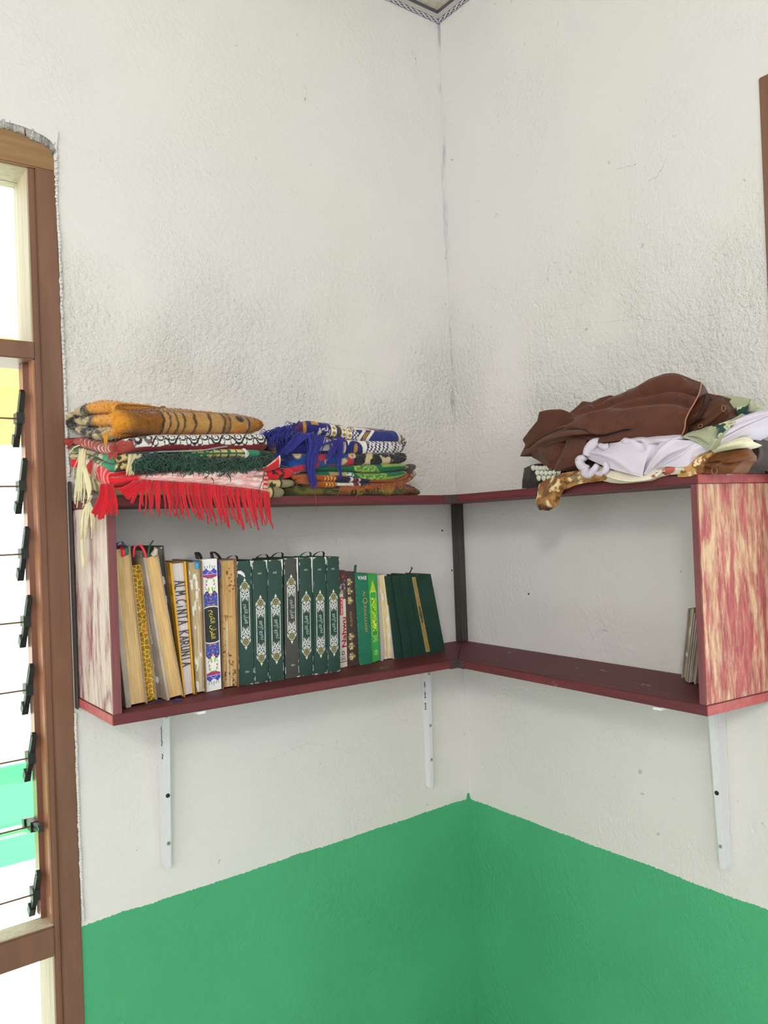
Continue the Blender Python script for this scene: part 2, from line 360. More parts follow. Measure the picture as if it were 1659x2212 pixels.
for a, c in ((r1b, zt), (WZ0 + .05, r2a)):    # pale bare-wood linings of the fixed lights
    box('jamb_lining', (xi - .0025, .006, a), (xi, FD, c), M_reveal, win)
    box('jamb_lining', (WX0 + .045, .006, a), (WX0 + .0475, FD, c), M_reveal, win)
box('head_lining', (WX0 + .0475, .006, zt - .003), (xi - .0025, FD, zt), M_reveal, win)
box('sill_lining', (WX0 + .045, .004, r2b), (xi, .044, r2b + .003), M_reveal, win)
box('jamb_lining', (xi - .003, .004, r2b + .003), (xi, .040, r1a), M_reveal2, win)
box('glass_pane', (WX0 + .0475, .070, r1b), (xi - .0025, .074, zt - .003), M_glass, win)
box('glass_pane', (WX0 + .0475, .030, WZ0 + .05), (xi - .0025, .034, r2a), M_glass, win)
box('louvre_channel', (xi - .012, .036, r2b + .003), (xi, .066, r1a), M_channel, win, .001)
box('louvre_channel', (WX0 + .045, .036, r2b + .003), (WX0 + .057, .066, r1a), M_channel, win, .001)
for k in range(8):                            # glass blades, lower edge pushed outwards; the seventh hangs wide open
    zc = Z0 + .5221 - .1190 * k; tilt = math.radians(80 if k == 6 else 33)
    cy = .051; hl = .058
    def blade_ring(x, th, z_=zc, ti=tilt):
        c, s = math.cos(ti), math.sin(ti)
        f = lambda a, n: (x, cy - a * s + n * c, z_ + a * c + n * s)
        return [f(-hl, -th), f(hl, -th), f(hl, th), f(-hl, th)]
    bl = prism('louvre_blade', blade_ring(WX0 + .066, .0025), blade_ring(xi - .021, .0025), M_louvre, win)
    c, s = math.cos(tilt), math.sin(tilt)
    cp = MB(); f = lambda x, a, n: (x, cy - a * s + n * c, zc + a * c + n * s)
    for xa, xb, a0, a1, n0, n1 in ((xi - .021, xi - .013, -.050, .054, -.006, .006), (xi - .024, xi - .0135, -.052, -.034, -.008, .008)):
        cp.add([f(xa, a0, n0), f(xb, a0, n0), f(xb, a1, n0), f(xa, a1, n0), f(xa, a0, n1), f(xb, a0, n1), f(xb, a1, n1), f(xa, a1, n1)],
               [[3, 2, 1, 0], [4, 5, 6, 7], [0, 1, 5, 4], [1, 2, 6, 5], [2, 3, 7, 6], [3, 0, 4, 7]])
    cp.box((xi - .024, cy - .014, zc - .008), (xi - .004, cy + .012, zc + .010))
    cp.build('blade_clip', M_clip, bl)
    rod = MB(); rod.tube([(WX0 + .066, cy - .004, zc), (xi - .02, cy - .004, zc)], .0016, 6); rod.build('blade_rod', M_channel, bl)

win2 = empty('window_2', (0, VY1, VZ0), kind='structure')
for nm, a, c in (('stile', (.004 - .008, VY1 - .045, VZ0), (FD, VY1, VZ1)), ('stile', (-.004, VY0, VZ0), (FD, VY0 + .045, VZ1)),
                 ('head_rail', (-.003, VY0 + .045, VZ1 - .04), (FD, VY1 - .045, VZ1)), ('middle_rail', (-.001, VY0 + .045, r1a), (FD, VY1 - .045, r1b)),
                 ('lower_rail', (-.001, VY0 + .045, r2a), (FD, VY1 - .045, r2b)), ('bottom_rail', (-.001, VY0 + .045, VZ0), (FD, VY1 - .045, VZ0 + .05))):
    box(nm, a, c, M_frame, win2, .0015)
for a, c in ((r1b, VZ1 - .04), (VZ0 + .05, r2a)): box('glass_pane', (.07, VY0 + .045, a), (.074, VY1 - .045, c), M_glass, win2)
for k in range(8):
    zc = Z0 + .5221 - .1190 * k; c, s = math.cos(.58), math.sin(.58)
    ring = lambda y, th: [(.051 - a * s + n * c, y, zc + a * c + n * s) for a, n in ((-.058, -th), (.058, -th), (.058, th), (-.058, th))]
    prism('louvre_blade', ring(VY0 + .05, .0025), ring(VY1 - .05, .0025), M_louvre, win2)

# rough plaster lapping over the top corner and down the edge of the frame
def ragged(name, pts, y0, y1, m, par, seed, amp, even=False):
    r = np.random.default_rng(seed); p = cr(np.array(pts, float), 90); p = p + r.normal(0, amp, p.shape)
    n_ = len(p); mb_ = MB()
    for i in range(n_ - 1):
        a, c = p[i], p[i + 1]; q = [(a[0], a[1]), (c[0], c[1]), (c[2], c[3]), (a[2], a[3])]
        e = .9 if even else r.uniform(.5, 1.0); f = [onY(u, v, 0.0) for u, v in q]; g_ = [onY(u, v, y0 * e) for u, v in q]
        mb_.add(f + g_, [[0, 1, 2, 3], [7, 6, 5, 4], [0, 4, 5, 1], [1, 5, 6, 2], [2, 6, 7, 3], [3, 7, 4, 0]])
    return mb_.build(name, m, par, not even)
M_rough = plain('grey_rough_plaster', (.50, .48, .46, 1), .9, bump=.9, bscale=160, bdist=.004, var=.35)
ragged('plaster_edge', [(-40, 240, -40, 262), (0, 256, 0, 275), (40, 266, 40, 287), (75, 280, 75, 303), (100, 292, 97, 314), (118, 306, 110, 322), (124, 322, 115, 336)], -.006, 0, M_rough, win, 3, 1.3)
ragged('plaster_fill', [(-40, 190, -40, 246), (0, 212, 0, 260), (40, 232, 40, 270), (75, 252, 75, 284), (100, 268, 98, 296), (112, 276, 112, 308), (126, 284, 122, 326)], -.0062, 0, M_wall, win, 6, .0, True)
ragged('plaster_edge', [(126, 318, 116, 322), (126, 420, 119, 420), (133, 560, 127, 560), (139, 720, 132, 720), (146, 900, 140, 900), (152, 1030, 146, 1030)], -.0065, 0, M_wall, win, 4, .7)
ragged('plaster_edge', [(166, 1540, 160, 1540), (171, 1700, 165, 1700), (178, 1880, 172, 1880), (183, 1990, 178, 1990)], -.0065, 0, M_wall, win, 5, .6)
# ---------------------------------------------------------------- outside the left window
M_out_w = plain('sunlit_white_render', (.82, .81, .78, 1), .9, bump=.1)
M_out_g = plain('bright_green_render', (.07, .62, .17, 1), .8)
M_out_y = plain('ochre_render', (.50, .33, .11, 1), .8, var=.25, bscale=12)
M_out_c = plain('pale_concrete', (.66, .65, .62, 1), .9, bump=.2, var=.1)
gr = box('yard', (-9, .14, -.12), (4, 9, -.02), M_out_c, kind='structure')
nb = empty('neighbour_house', (-2.2, 3.2, -.02), label='sunlit neighbouring house with white, green and ochre walls seen through the left louvres', cat='house')
box('wall', (-6, 3.2, .50), (1.5, 5.5, 2.22), M_out_w, nb); box('green_dado', (-6, 3.17, -.02), (1.5, 5.5, .50), M_out_g, nb, label='bright green lower wall')
box('ochre_wall', (-6, 3.19, 2.22), (1.5, 5.5, 2.80), M_out_y, nb, label='ochre upper wall')
cb = MB(); cb.tube([(x, 2.6, Z0 + 1.17 + .02 * (x + 1.5) ** 2) for x in np.linspace(-5, 2, 14)], .006, 6)
cb.build('overhead_cable', plain('blue_cable', (.02, .16, .34, 1), .5), label='thin blue cable strung outside across the upper window pane', cat='cable')
# ================================================================ the corner shelf
D = .1878; L1 = .9175; L2 = .7600; SK = .019
def zlow(x, y):                                # top surface of the lower boards (the left one rises to its end)
    return Z0 + .0177 + (.0118 * min(1, max(0, (-x - D) / (L1 - D))) if y > -D - 1e-6 and x < -D + 1e-6 else -.0043 * min(1, max(0, (-y - D) / (L2 - D))))
PL = (-.0118 / (L1 - D), 0, Z0 + .0177 - D * .0118 / (L1 - D))          # same surface as a plane
PR = (0, .0043 / (L2 - D), Z0 + .0177 + D * .0043 / (L2 - D))
ZT0, ZTL, ZTR = Z0 + .3673, Z0 + .3738, Z0 + .3738                     # top faces at the corner and at both ends
TB, TT = .0168, .0158
def red_paint(name, c0, c1, worn=None, amt=0, scale=(3, 3, 30)):
    m, nt, b, N, lk = nodes(name); b.inputs['Roughness'].default_value = .55; b.inputs['Specular IOR Level'].default_value = .3
    g = N('ShaderNodeNewGeometry'); mp = N('ShaderNodeMapping'); mp.inputs['Scale'].default_value = scale; lk(g.outputs['Position'], mp.inputs['Vector'])
    n = N('ShaderNodeTexNoise', Scale=4.0, Detail=6.0, Roughness=.65); lk(mp.outputs[0], n.inputs['Vector'])
    r = N('ShaderNodeValToRGB'); e = r.color_ramp.elements; e[0].position = .3; e[1].position = .7; e[0].color = c0; e[1].color = c1; lk(n.outputs[0], r.inputs[0]); out = r.outputs[0]
    if worn:
        n2 = N('ShaderNodeTexNoise', Scale=14.0, Detail=7.0, Roughness=.7); lk(g.outputs['Position'], n2.inputs['Vector'])
        r2 = N('ShaderNodeValToRGB'); r2.color_ramp.elements[0].position = amt; r2.color_ramp.elements[1].position = amt + .04; lk(n2.outputs[0], r2.inputs[0])
        mx = N('ShaderNodeMix', data_type='RGBA'); lk(r2.outputs[0], mx.inputs[0]); lk(out, mx.inputs[6]); mx.inputs[7].default_value = worn; out = mx.outputs[2]
    lk(out, b.inputs['Base Color']); bump_of(N, lk, b, n.outputs[0], .35, .0012); return m
def worn_panel(name, paint0, paint1, bare0, bare1, red_bias, gscale):
    m, nt, b, N, lk = nodes(name); b.inputs['Roughness'].default_value = .62; b.inputs['Specular IOR Level'].default_value = .3
    g = N('ShaderNodeNewGeometry')
    def noise(sc, vec_scale, det=6.0, ro=.6, dis=0.0):
        mp = N('ShaderNodeMapping'); mp.inputs['Scale'].default_value = vec_scale; lk(g.outputs['Position'], mp.inputs['Vector'])
        n = N('ShaderNodeTexNoise', Scale=sc, Detail=det, Roughness=ro, Distortion=dis); lk(mp.outputs[0], n.inputs['Vector']); return n.outputs[0]
    def ramp(x, p0, p1, c0=(0, 0, 0, 1), c1=(1, 1, 1, 1)):
        r = N('ShaderNodeValToRGB'); e = r.color_ramp.elements; e[0].position = p0; e[1].position = p1; e[0].color = c0; e[1].color = c1; lk(x, r.inputs[0]); return r.outputs[0]
    def mx(f, a, c):
        n = N('ShaderNodeMix', data_type='RGBA'); lk(f, n.inputs[0]); lk(a, n.inputs[6]); lk(c, n.inputs[7]); return n.outputs[2]
    streak = noise(1.0, gscale, 6.0, .6, 1.2); fine = noise(1.0, tuple(x * 3.2 for x in gscale), 4.0, .7)
    bare = ramp(fine, .3, .7, bare0, bare1); paint = ramp(fine, .3, .7, paint0, paint1)
    fl = noise(1.0, tuple(x * 7 for x in gscale), 3.0, .7); am = N('ShaderNodeMath', operation='MULTIPLY_ADD'); lk(fl, am.inputs[0]); am.inputs[1].default_value = .42; lk(streak, am.inputs[2])
    mask = ramp(am.outputs[0], red_bias + .21 - .09, red_bias + .21 + .10)
    col = mx(mask, bare, paint)
    crack = ramp(noise(1.0, (gscale[0] * .8, gscale[1] * .8, gscale[2] * .5), 4.0, .7, 2.0), .725, .75)
    c2 = N('ShaderNodeMix', data_type='RGBA'); lk(crack, c2.inputs[0]); lk(col, c2.inputs[6]); c2.inputs[7].default_value = (.10, .045, .03, 1)
    lk(c2.outputs[2], b.inputs['Base Color'])
    h1 = bump_of(N, lk, b, fine, .55, .0022); bump_of(N, lk, b, streak, .3, .004, h1); return m
M_red = red_paint('maroon_painted_wood_x', S(82, 38, 44, .86), S(108, 50, 53, .86), (.30, .22, .17, 1), .655, (2, 30, 30))
M_red_y = red_paint('maroon_painted_wood_y', S(82, 38, 44, .86), S(108, 50, 53, .86), (.40, .32, .24, 1), .635, (30, 2, 30))
M_red_z = red_paint('maroon_painted_wood_z', S(96, 54, 58, .75), S(116, 68, 70, .75), None, 0, (30, 30, 2))
M_red_end = red_paint('bright_red_end_grain', S(160, 72, 76, .95), S(188, 98, 94, .95), (.50, .36, .27, 1), .66, (18, 18, 18))
M_panel_l = worn_panel('pale_rubbed_panel', S(122, 62, 70, .95), S(150, 88, 94, .95), S(186, 164, 156, .95), S(208, 192, 182, .95), .545, (36, 26, 4.5))
M_panel_r = worn_panel('yellow_red_peeling_panel', S(142, 62, 68, .98), S(196, 108, 104, .98), S(190, 142, 112, 1.0), S(222, 198, 160, 1.0), .475, (30, 24, 5))
M_post = wood_mat('dark_brown_post', S(40, 36, 34, .55), S(56, 50, 48, .55), (40, 40, 3), .6)
M_joint = plain('taupe_bare_joint', S(74, 58, 56, 1.0), .8, bump=.3, bscale=120, var=.15)

shelf = empty('corner_shelf', (0, 0, Z0), label='maroon painted open box shelf running round the corner of two walls', cat='shelf')
def zl(x): return zlow(x, 0)
def zr(y): return zlow(-D, y) if y < -D else Z0 + .0177
# lower boards, mitred
g_ = .0008
prism('lower_board', [(-L1, -D, zl(-L1) - TB), (-D - g_, -D, zl(-D) - TB), (-g_, -.001, zl(0) - TB), (-L1, -.001, zl(-L1) - TB)],
      [(-L1, -D, zl(-L1)), (-D - g_, -D, zl(-D)), (-g_, -.001, zl(0)), (-L1, -.001, zl(-L1))], M_red, shelf, .0012)
prism('lower_board', [(-D, -D - g_, zr(-D) - TB), (-D, -L2, zr(-L2) - TB), (-.0065, -L2 - SK, zr(-L2) - TB), (-.001, -g_, zr(0) - TB)],
      [(-D, -D - g_, zr(-D)), (-D, -L2, zr(-L2)), (-.0065, -L2 - SK, zr(-L2)), (-.001, -g_, zr(0))], M_red_y, shelf, .0012)
prism('upper_board', [(-L1, -D, ZTL - TT), (-D - g_, -D, ZT0 - TT), (-g_, -.001, ZT0 - TT), (-L1, -.001, ZTL - TT)],
      [(-L1, -D, ZTL), (-D - g_, -D, ZT0), (-g_, -.001, ZT0), (-L1, -.001, ZTL)], M_red, shelf, .0012)
prism('upper_board', [(-D, -D - g_, ZT0 - TT), (-D, -L2, ZTR - TT), (-.0065, -L2 - SK, ZTR - TT), (-.001, -g_, ZT0 - TT)],
      [(-D, -D - g_, ZT0), (-D, -L2, ZTR), (-.0065, -L2 - SK, ZTR), (-.001, -g_, ZT0)], M_red_y, shelf, .0012)
# end panels stand between the boards; faced with the worn outer skin
def end_panel(ring, zb, zt, mf, mo, facing):
    p = prism('end_panel', [(x, y, zb) for x, y in ring], [(x, y, zt) for x, y in ring], mf, shelf, .001)
    p.data.materials.append(mo)
    for f in p.data.polygons:
        if f.normal.dot(Vector(facing)) > .9: f.material_index = 1
    return p
end_panel([(-L1 + .001, -D + .0005), (-L1 + .0155, -D + .0005), (-L1 + .0155, -.001), (-L1 + .001, -.001)], zl(-L1), ZTL - TT, M_red_z, M_panel_l, (-1, 0, 0))
end_panel([(-D + .0005, -L2 + .001), (-D + .0005, -L2 + .0135), (-.0066, -L2 + .0135 - SK), (-.0066, -L2 + .001 - SK)][::-1], zr(-L2), ZTR - TT, M_red_z, M_panel_r, (0, -1, 0))
for nm, za, zb_, mt in (('lower_end_skin', zl(-L1) - TB + .001, zl(-L1) - .001, M_red_end),):
    box(nm, (-L1 - .0008, -D + .001, za), (-L1 + .001, -.002, zb_), mt, shelf)
for za, zb_ in ((zr(-L2) - TB + .001, zr(-L2) - .001), (ZTR - TT + .001, ZTR - .001)):
    rg = [(-D + .001, -L2 - .0008), (-.007, -L2 - .0008 - SK), (-.007, -L2 + .001 - SK), (-D + .001, -L2 + .001)]
    prism('end_grain_skin', [(x, y, za) for x, y in rg], [(x, y, zb_) for x, y in rg], M_red_end, shelf, label='bright red sawn board end')
def pole(nm, x0, y0, x1, y1, z0, z1): return box(nm, (x0, y0, z0), (x1, y1, z1), M_post, shelf, .0012)
pole('corner_post', -.0225, -.0225, -.001, -.001, Z0 + .0180, ZT0 - TT - .0003)
rp = pole('rear_post', -L1 - .0050, -.014, -L1 - .0012, -.001, Z0 + .010, Z0 + .4085)
rp2 = pole('rear_post', -.0060, -L2 - .040, -.0006, -L2 - .0125, Z0 + .010, Z0 + .3995)
sc = MB(); sc.tube([(-.0058, -L2 - .017, Z0 + .389), (-.0072, -L2 - .017, Z0 + .389)], .0035, 12); sc.build('screw_head', plain('grey_screw', (.35, .35, .34, 1), .3, .9), rp2)
for z_, h in ((ZT0 - TT, TT), (Z0 + .0177 - TB, TB)):    # unpainted wedge where the boards meet
    w = .020
    prism('joint_block', [(-D - w, -D - .0012, z_ - .0008), (-D - .0002, -D - .0012, z_ - .0008), (-D - .0012, -D - w, z_ - .0008), (-D + .004, -D - w, z_ - .0008), (-D + .004, -D + .004, z_ - .0008), (-D - w, -D + .004, z_ - .0008)][::1],
          [(-D - w, -D - .0012, z_ + h + .0005), (-D - .0002, -D - .0012, z_ + h + .0005), (-D - .0012, -D - w, z_ + h + .0005), (-D + .004, -D - w, z_ + h + .0005), (-D + .004, -D + .004, z_ + h + .0005), (-D - w, -D + .004, z_ + h + .0005)], M_joint, shelf, label='bare taupe joint at the inner corner')

# ---------------------------------------------------------------- white folded metal brackets
M_white_metal = plain('white_enamelled_metal', (.73, .74, .77, 1), .28, .0, bump=.05, bscale=60, spec=.6)
M_screw = plain('screw_steel', (.55, .53, .48, 1), .3, .85)
M_ink = plain('black_ink', (.012, .012, .014, 1), .6)
def bracket(axis, near, sgn, w, d0, d1, ztop, zbot, arm, label, holes, dark=None):
    # a U-channel leg against the wall that narrows downwards, an arm under the board, screws in the face
    def p(s, q, z): return (s, -q, z) if axis == 1 else (-q, s, z)
    t = empty('shelf_bracket', p(near, 0, ztop), label=label, cat='bracket', group='white brackets under the corner shelf')
    a, c = near, near + sgn * w
    ring0 = [p(a, .0005, zbot + .004), p(a + sgn * .002, d1, zbot), p(c - sgn * .002, d1, zbot), p(c, .0005, zbot + .004)]
    ring1 = [p(a, .0005, ztop), p(a, d0, ztop), p(c, d0, ztop), p(c, .0005, ztop)]
    prism('wall_leg', ring0, ring1, M_white_metal, t, .0012)
    flange = [p(a - sgn * .001, .0004, zbot - .003), p(a - sgn * .001, .0022, zbot - .003), p(c + sgn * .003, .0022, zbot - .003), p(c + sgn * .003, .0004, zbot - .003)]
    fl2 = [p(a - sgn * .001, .0004, ztop), p(a - sgn * .001, .0022, ztop), p(c + sgn * .003, .0022, ztop), p(c + sgn * .003, .0004, ztop)]
    prism('flange', flange, fl2, M_white_metal, t, .0006)
    zb = ztop + .0045
    ar0 = [p(a, .010, ztop - .012), p(c, .010, ztop - .012), p(c, arm, zb - .0045), p(a, arm, zb - .0045)]
    ar1 = [p(a, .010, zb), p(c, .010, zb), p(c, arm, zb), p(a, arm, zb)]
    prism('board_arm', ar0, ar1, M_white_metal, t, .0006)
    for i, zz in enumerate(holes):
        f = (zz - zbot) / (ztop - zbot); q = d1 + (d0 - d1) * f; mid = (a + c) / 2
        hb = MB(); hb.tube([p(mid, q - .001, zz), p(mid, q + .0009, zz)], .0040, 14); is_hole = (dark == i)
        s_ = hb.build('screw_hole' if is_hole else 'screw', M_ink if is_hole else M_screw, t)
        if not is_hole:
            for ang in (.5, 2.07):
                cb_ = MB(); v = Vector((math.cos(ang), math.sin(ang))) * .0022
                cb_.tube([p(mid - v.x, q + .0007, zz - v.y), p(mid + v.x, q + .0007, zz + v.y)], .0006, 4); cb_.build('screw_slot', M_ink, s_)
    return t
b1 = bracket(1, -.7765, 1, .0145, .033, .0180, zl(-.77) - TB - .0045, Z0 - .3085, .190, 'white metal bracket under the left end of the shelf, near the window', [Z0 - .026, Z0 - .173, Z0 - .262], 1)
b2 = bracket(1, -.1345, 1, .0150, .0200, .0150, zl(-.13) - TB - .0045, Z0 - .3120, .150, 'white metal bracket beside the wall corner with black handwriting on its side', [Z0 - .043, Z0 - .165, Z0 - .245])
b3 = bracket(0, -.6800, 1, .0150, .033, .0180, zr(-.67) - TB - .0045, Z0 - .3180, .192, 'white metal bracket under the right end of the shelf, below the peeling panel', [Z0 - .030, Z0 - .182, Z0 - .277], 1)
# handwriting on the brackets: loose cursive strokes along the near side wall
def scrawl(par, x, y0, y1, z0, z1, words, seed):
    r = np.random.default_rng(seed); mb = MB(); n = len(words); zz = z0
    tot = sum(words) + (n - 1) * 2.6
    k = (z1 - z0) / tot
    for w in words:
        t = np.linspace(0, w, int(w * 14)); ph = r.uniform(0, 6)
        yy = y0 + (y1 - y0) * (.5 + .36 * np.sin(t * 5.4 + ph) * (.6 + .4 * np.sin(t * 2.1 + ph)) + .1 * np.sin(t * 9))
        pts = np.stack([np.full_like(t, x), yy, zz + k * t + k * .16 * np.cos(t * 5.4 + ph)], -1)
        mb.tube(pts, .00075, 5); zz += k * (w + 2.6)
    mb.build('handwriting', M_ink, par, label='small black cursive handwriting')
scrawl(b2, -.1347, -.0145, -.0075, Z0 - .128, Z0 - .062, [4.2, 3.6, 3.4], 3)
scrawl(b1, -.7766, -.026, -.021, Z0 - .105, Z0 - .045, [1.5, 6.0], 5)
# ================================================================ books
M_attr_cover = attr('printed_cover', .5, .25, 500, .0006, spec=.35)
M_attr_paper = attr('page_edges', .9, .6, 1.0, .0012, stretch=(900, 900, 60))
M_attr_gold = attr('gold_foil', .25, .5, 300, .001); M_attr_gold.node_tree.nodes['Principled BSDF'].inputs['Metallic'].default_value = .25
M_paper = plain('book_paper', (.62, .55, .42, 1), .9, bump=.3, bscale=300)
M_cloth_g = plain('dark_green_cover', S(28, 52, 46, .5), .55, bump=.2, bscale=600)
LIT = .68                                     # light level inside the shelf: photographed colour / LIT = paint colour
def c3(r, g, b, k=None): return np.minimum(lin((r, g, b)) / (k or LIT), .9)

def book_quad(bl, br, tl, tr, plane, ax=1, dy=0.0):
    """front face of a standing book: two foot points on the board, two head points above them"""
    A, B_ = onPlane(*bl, *plane), onPlane(*br, *plane)
    f = (A[ax] + B_[ax]) / 2 + dy
    q = [onax(ax, f, *bl), onax(ax, f, *br), onax(ax, f, *tl), onax(ax, f, *tr)]
    low = min(q[i][2] - (plane[0] * q[i][0] + plane[1] * q[i][1] + plane[2]) for i in (0, 1))
    for i in range(4): q[i] = q[i] - np.array([0, 0, low - .0008])
    return np.array(q), f
class Book:
    def __init__(s, quad, depth, ax=1):
        s.q = quad; s.ax = ax; s.dir = np.array([0, 1., 0]) if ax == 1 else np.array([1., 0, 0]); s.depth = depth
        s.w = np.linalg.norm(quad[1] - quad[0]); s.h = np.linalg.norm(quad[2] - quad[0])
    def at(s, a, b, d):                        # a 0..1 across, b 0..1 up, d metres behind the front face
        a, b, d = np.broadcast_arrays(np.asarray(a, float), np.asarray(b, float), np.asarray(d, float)); q = s.q
        p = (q[0] * ((1 - a) * (1 - b))[..., None] + q[1] * (a * (1 - b))[..., None] + q[2] * ((1 - a) * b)[..., None] + q[3] * (a * b)[..., None])
        return p + s.dir * d[..., None]
    def slab(s, name, a0, a1, b0, b1, d0, d1, m, par, bev=0, **k):
        r = lambda b: [s.at(a0, b, d0), s.at(a1, b, d0), s.at(a1, b, d1), s.at(a0, b, d1)]
        return prism(name, r(b0), r(b1), m, par, bev, **k)
    def face(s, name, fn, m, par, na, nb, a0=0, a1=1, b0=0, b1=1, d=0.0, round_=0.0, rough=0.0, **k):
        """a printed / papery face: dense grid, curved and uneven, coloured point by point"""
        a = np.linspace(a0, a1, na); b = np.linspace(b0, b1, nb); A, B_ = np.meshgrid(a, b)
        x = (A - a0) / (a1 - a0)
        dd = d - round_ * (1 - (2 * x - 1) ** 2)
        P = s.at(A, B_, dd)
        if rough: 
            e = (fbm(np.stack([A * s.w * 1000, B_ * s.h * 25, A * 0], -1), .5, 3) - .5) * rough
            P = P + s.dir * e[..., None]
        cols = fn(A, B_, s)
        return mesh(name, P.reshape(-1, 3), grid_faces(nb, na), m, par, True, cols.reshape(-1, 3), **k)
def book(label, quad, depth, cover_m, fore='spine', fn=None, fm=None, na=40, nb=220, ax=1, group=None, round_=.0015, rough=.0, paper=None, board=.0022, name='book', pages_in=.003, board_r=None):
    b = Book(quad, depth, ax); o = empty(name, b.at(.5, 0, depth / 2), label=label, cat='book', group=group); b.o = o
    fa = board / b.w; fr = (board_r or board) / b.w
    if fore == 'spine':                        # spine outwards
        b.slab('cover_board', 0, fa, 0, 1, .0012, depth, cover_m, o, .0005); b.slab('cover_board', 1 - fa, 1, 0, 1, .0012, depth, cover_m, o, .0005)
        b.slab('page_block', fa + .004, 1 - fa - .004, .012, .988, .006, depth - .004, paper or M_paper, o)
        b.slab('spine_core', fa, 1 - fa, .002, .998, .0015, .0045, cover_m, o)
        b.spine = b.face('spine', fn, fm or M_attr_cover, o, na, nb, 0, 1, 0, 1, .001, round_)
    else:                                      # page edges outwards
        b.slab('cover_board', 0, fa, 0, 1, -.0015, depth, cover_m, o, .0005); b.slab('cover_board', 1 - fr, 1, 0, 1, -.0015, depth, cover_m, o, .0003)
        b.slab('page_block', fa + .002, 1 - fr - .002, .010, .990, pages_in + .001, depth - .003, paper or M_paper, o)
        b.pages = b.face('page_edges', fn, M_attr_paper, o, na, nb, fa, 1 - fr, .010, .990, pages_in, -.0006, rough)
    return b
def ribbon(b, pts, wdt, m, name='bookmark_ribbon', label=None):
    """flat ribbon through (a, up in metres above head, depth) points"""
    p = cr([b.at(x, 1, d) + np.array([0, 0, z]) for x, z, d in pts], 14)
    side = (b.at(1, 1, 0) - b.at(0, 1, 0)); side = side / np.linalg.norm(side) * wdt / 2
    th = b.dir * .0006
    ring = np.stack([p - side - th, p + side - th, p + side + th, p - side + th], 1)
    F = [[i * 4 + j, i * 4 + (j + 1) % 4, i * 4 + 4 + (j + 1) % 4, i * 4 + 4 + j] for i in range(13) for j in range(4)] + [[3, 2, 1, 0], [52, 53, 54, 55]]
    return mesh(name, ring.reshape(-1, 3), F, m, b.o, True, label=label)
def pages_fn(base, dark, seed, spots=0, spotc=None, lines=None, wear=0.0):
    base, dark = np.array(base), np.array(dark)
    def f(A, B_, s):
        p = P3(A * s.w, B_ * s.h)
        c = mix(base, dark, .55 * sm(.3, .75, fbm(p * [900, 25, 1], 1.0, seed)) + .25 * fbm(p, 40, seed + 5))
        c = mix(c, dark * .75, (sm(.92, 1.0, A) + sm(.08, 0, A)) * .5)
        if spots: c = mix(c, spotc, spots * sm(.60, .68, fbm(p, 260, seed + 9)) * sm(.42, .6, fbm(p, 26, seed + 2)))
        if wear: c = mix(c, c3(225, 215, 200), wear * sm(.66, .70, fbm(p * [1, .4, 1], 150, seed + 4)))
        return c
    return f
# ---- raster helpers for printed spines: x across in mm from the middle, y up in mm
def ring_(x, y, cx, cy, r, w): return sm(w / 2 + .25, w / 2 - .25, np.abs(np.hypot(x - cx, y - cy) - r))
def disc(x, y, cx, cy, r): return sm(r + .3, r - .3, np.hypot(x - cx, y - cy))
def seg(x, y, p, q, w):
    d = np.array(q, float) - p; t = np.clip(((x - p[0]) * d[0] + (y - p[1]) * d[1]) / (d @ d), 0, 1)
    return sm(w / 2 + .22, w / 2 - .22, np.hypot(x - p[0] - t * d[0], y - p[1] - t * d[1]))
def leaf(x, y, cx, cy, l, w, ang):
    c, s = math.cos(ang), math.sin(ang); u = (x - cx) * c + (y - cy) * s; v = -(x - cx) * s + (y - cy) * c
    return sm(1.15, .85, (u / l) ** 2 + (v / w) ** 2)

# seven matching dark green volumes --------------------------------------------------------
def filigree(x, y):
    """white ornament: x,y in mm from the centre of the panel; mirror-symmetric, panel half-length 52"""
    X, Y = np.abs(x), np.abs(y); m = np.zeros_like(x)
    for k in range(17):                        # bead borders along both sides
        yy = 1.6 + 2.45 * k
        if yy < 44: m = np.maximum(m, leaf(X, Y, 9.2, yy, 1.35, .75, 1.25 if k % 2 else 1.9))
    for cx, cy, l, w, a in ((3.2, 27.5, 2.6, .7, .9), (1.2, 29.5, 1.6, .8, 1.57), (5.6, 26, 2.4, .7, 1.9), (0, 32.5, 1.7, 1.6, 0), (4.1, 31.5, 2.6, .75, 1.1), (6.5, 30.5, 2.2, .6, 1.9),
                            (2.4, 35.0, 2.0, .8, .5), (6.3, 35, 2.6, .7, 1.4), (3.9, 37.3, 2.2, .7, 2.2), (1.3, 36.8, 1.2, .6, 1.2), (7.9, 33, 1.5, .6, .6), (7.8, 38.3, 1.8, .6, 1.0), (5.2, 24.0, 1.8, .55, .7)):
        m = np.maximum(m, leaf(X, Y, cx, cy, l, w, a))
    m = np.maximum(m, leaf(X, Y, 4.6, 42.2, 4.2, 1.9, .42)); m = np.maximum(m, leaf(X, Y, 1.8, 40.2, 2.2, 1.0, .5))
    m = m * (1 - leaf(X, Y, 2.9, 41.2, 1.5, .6, .5)) * (1 - leaf(X, Y, 6.4, 42.6, .8, 1.3, .2))
    m = np.maximum(m, leaf(X, Y, 9.6, 48.5, 4.0, .8, 1.62))
    return m
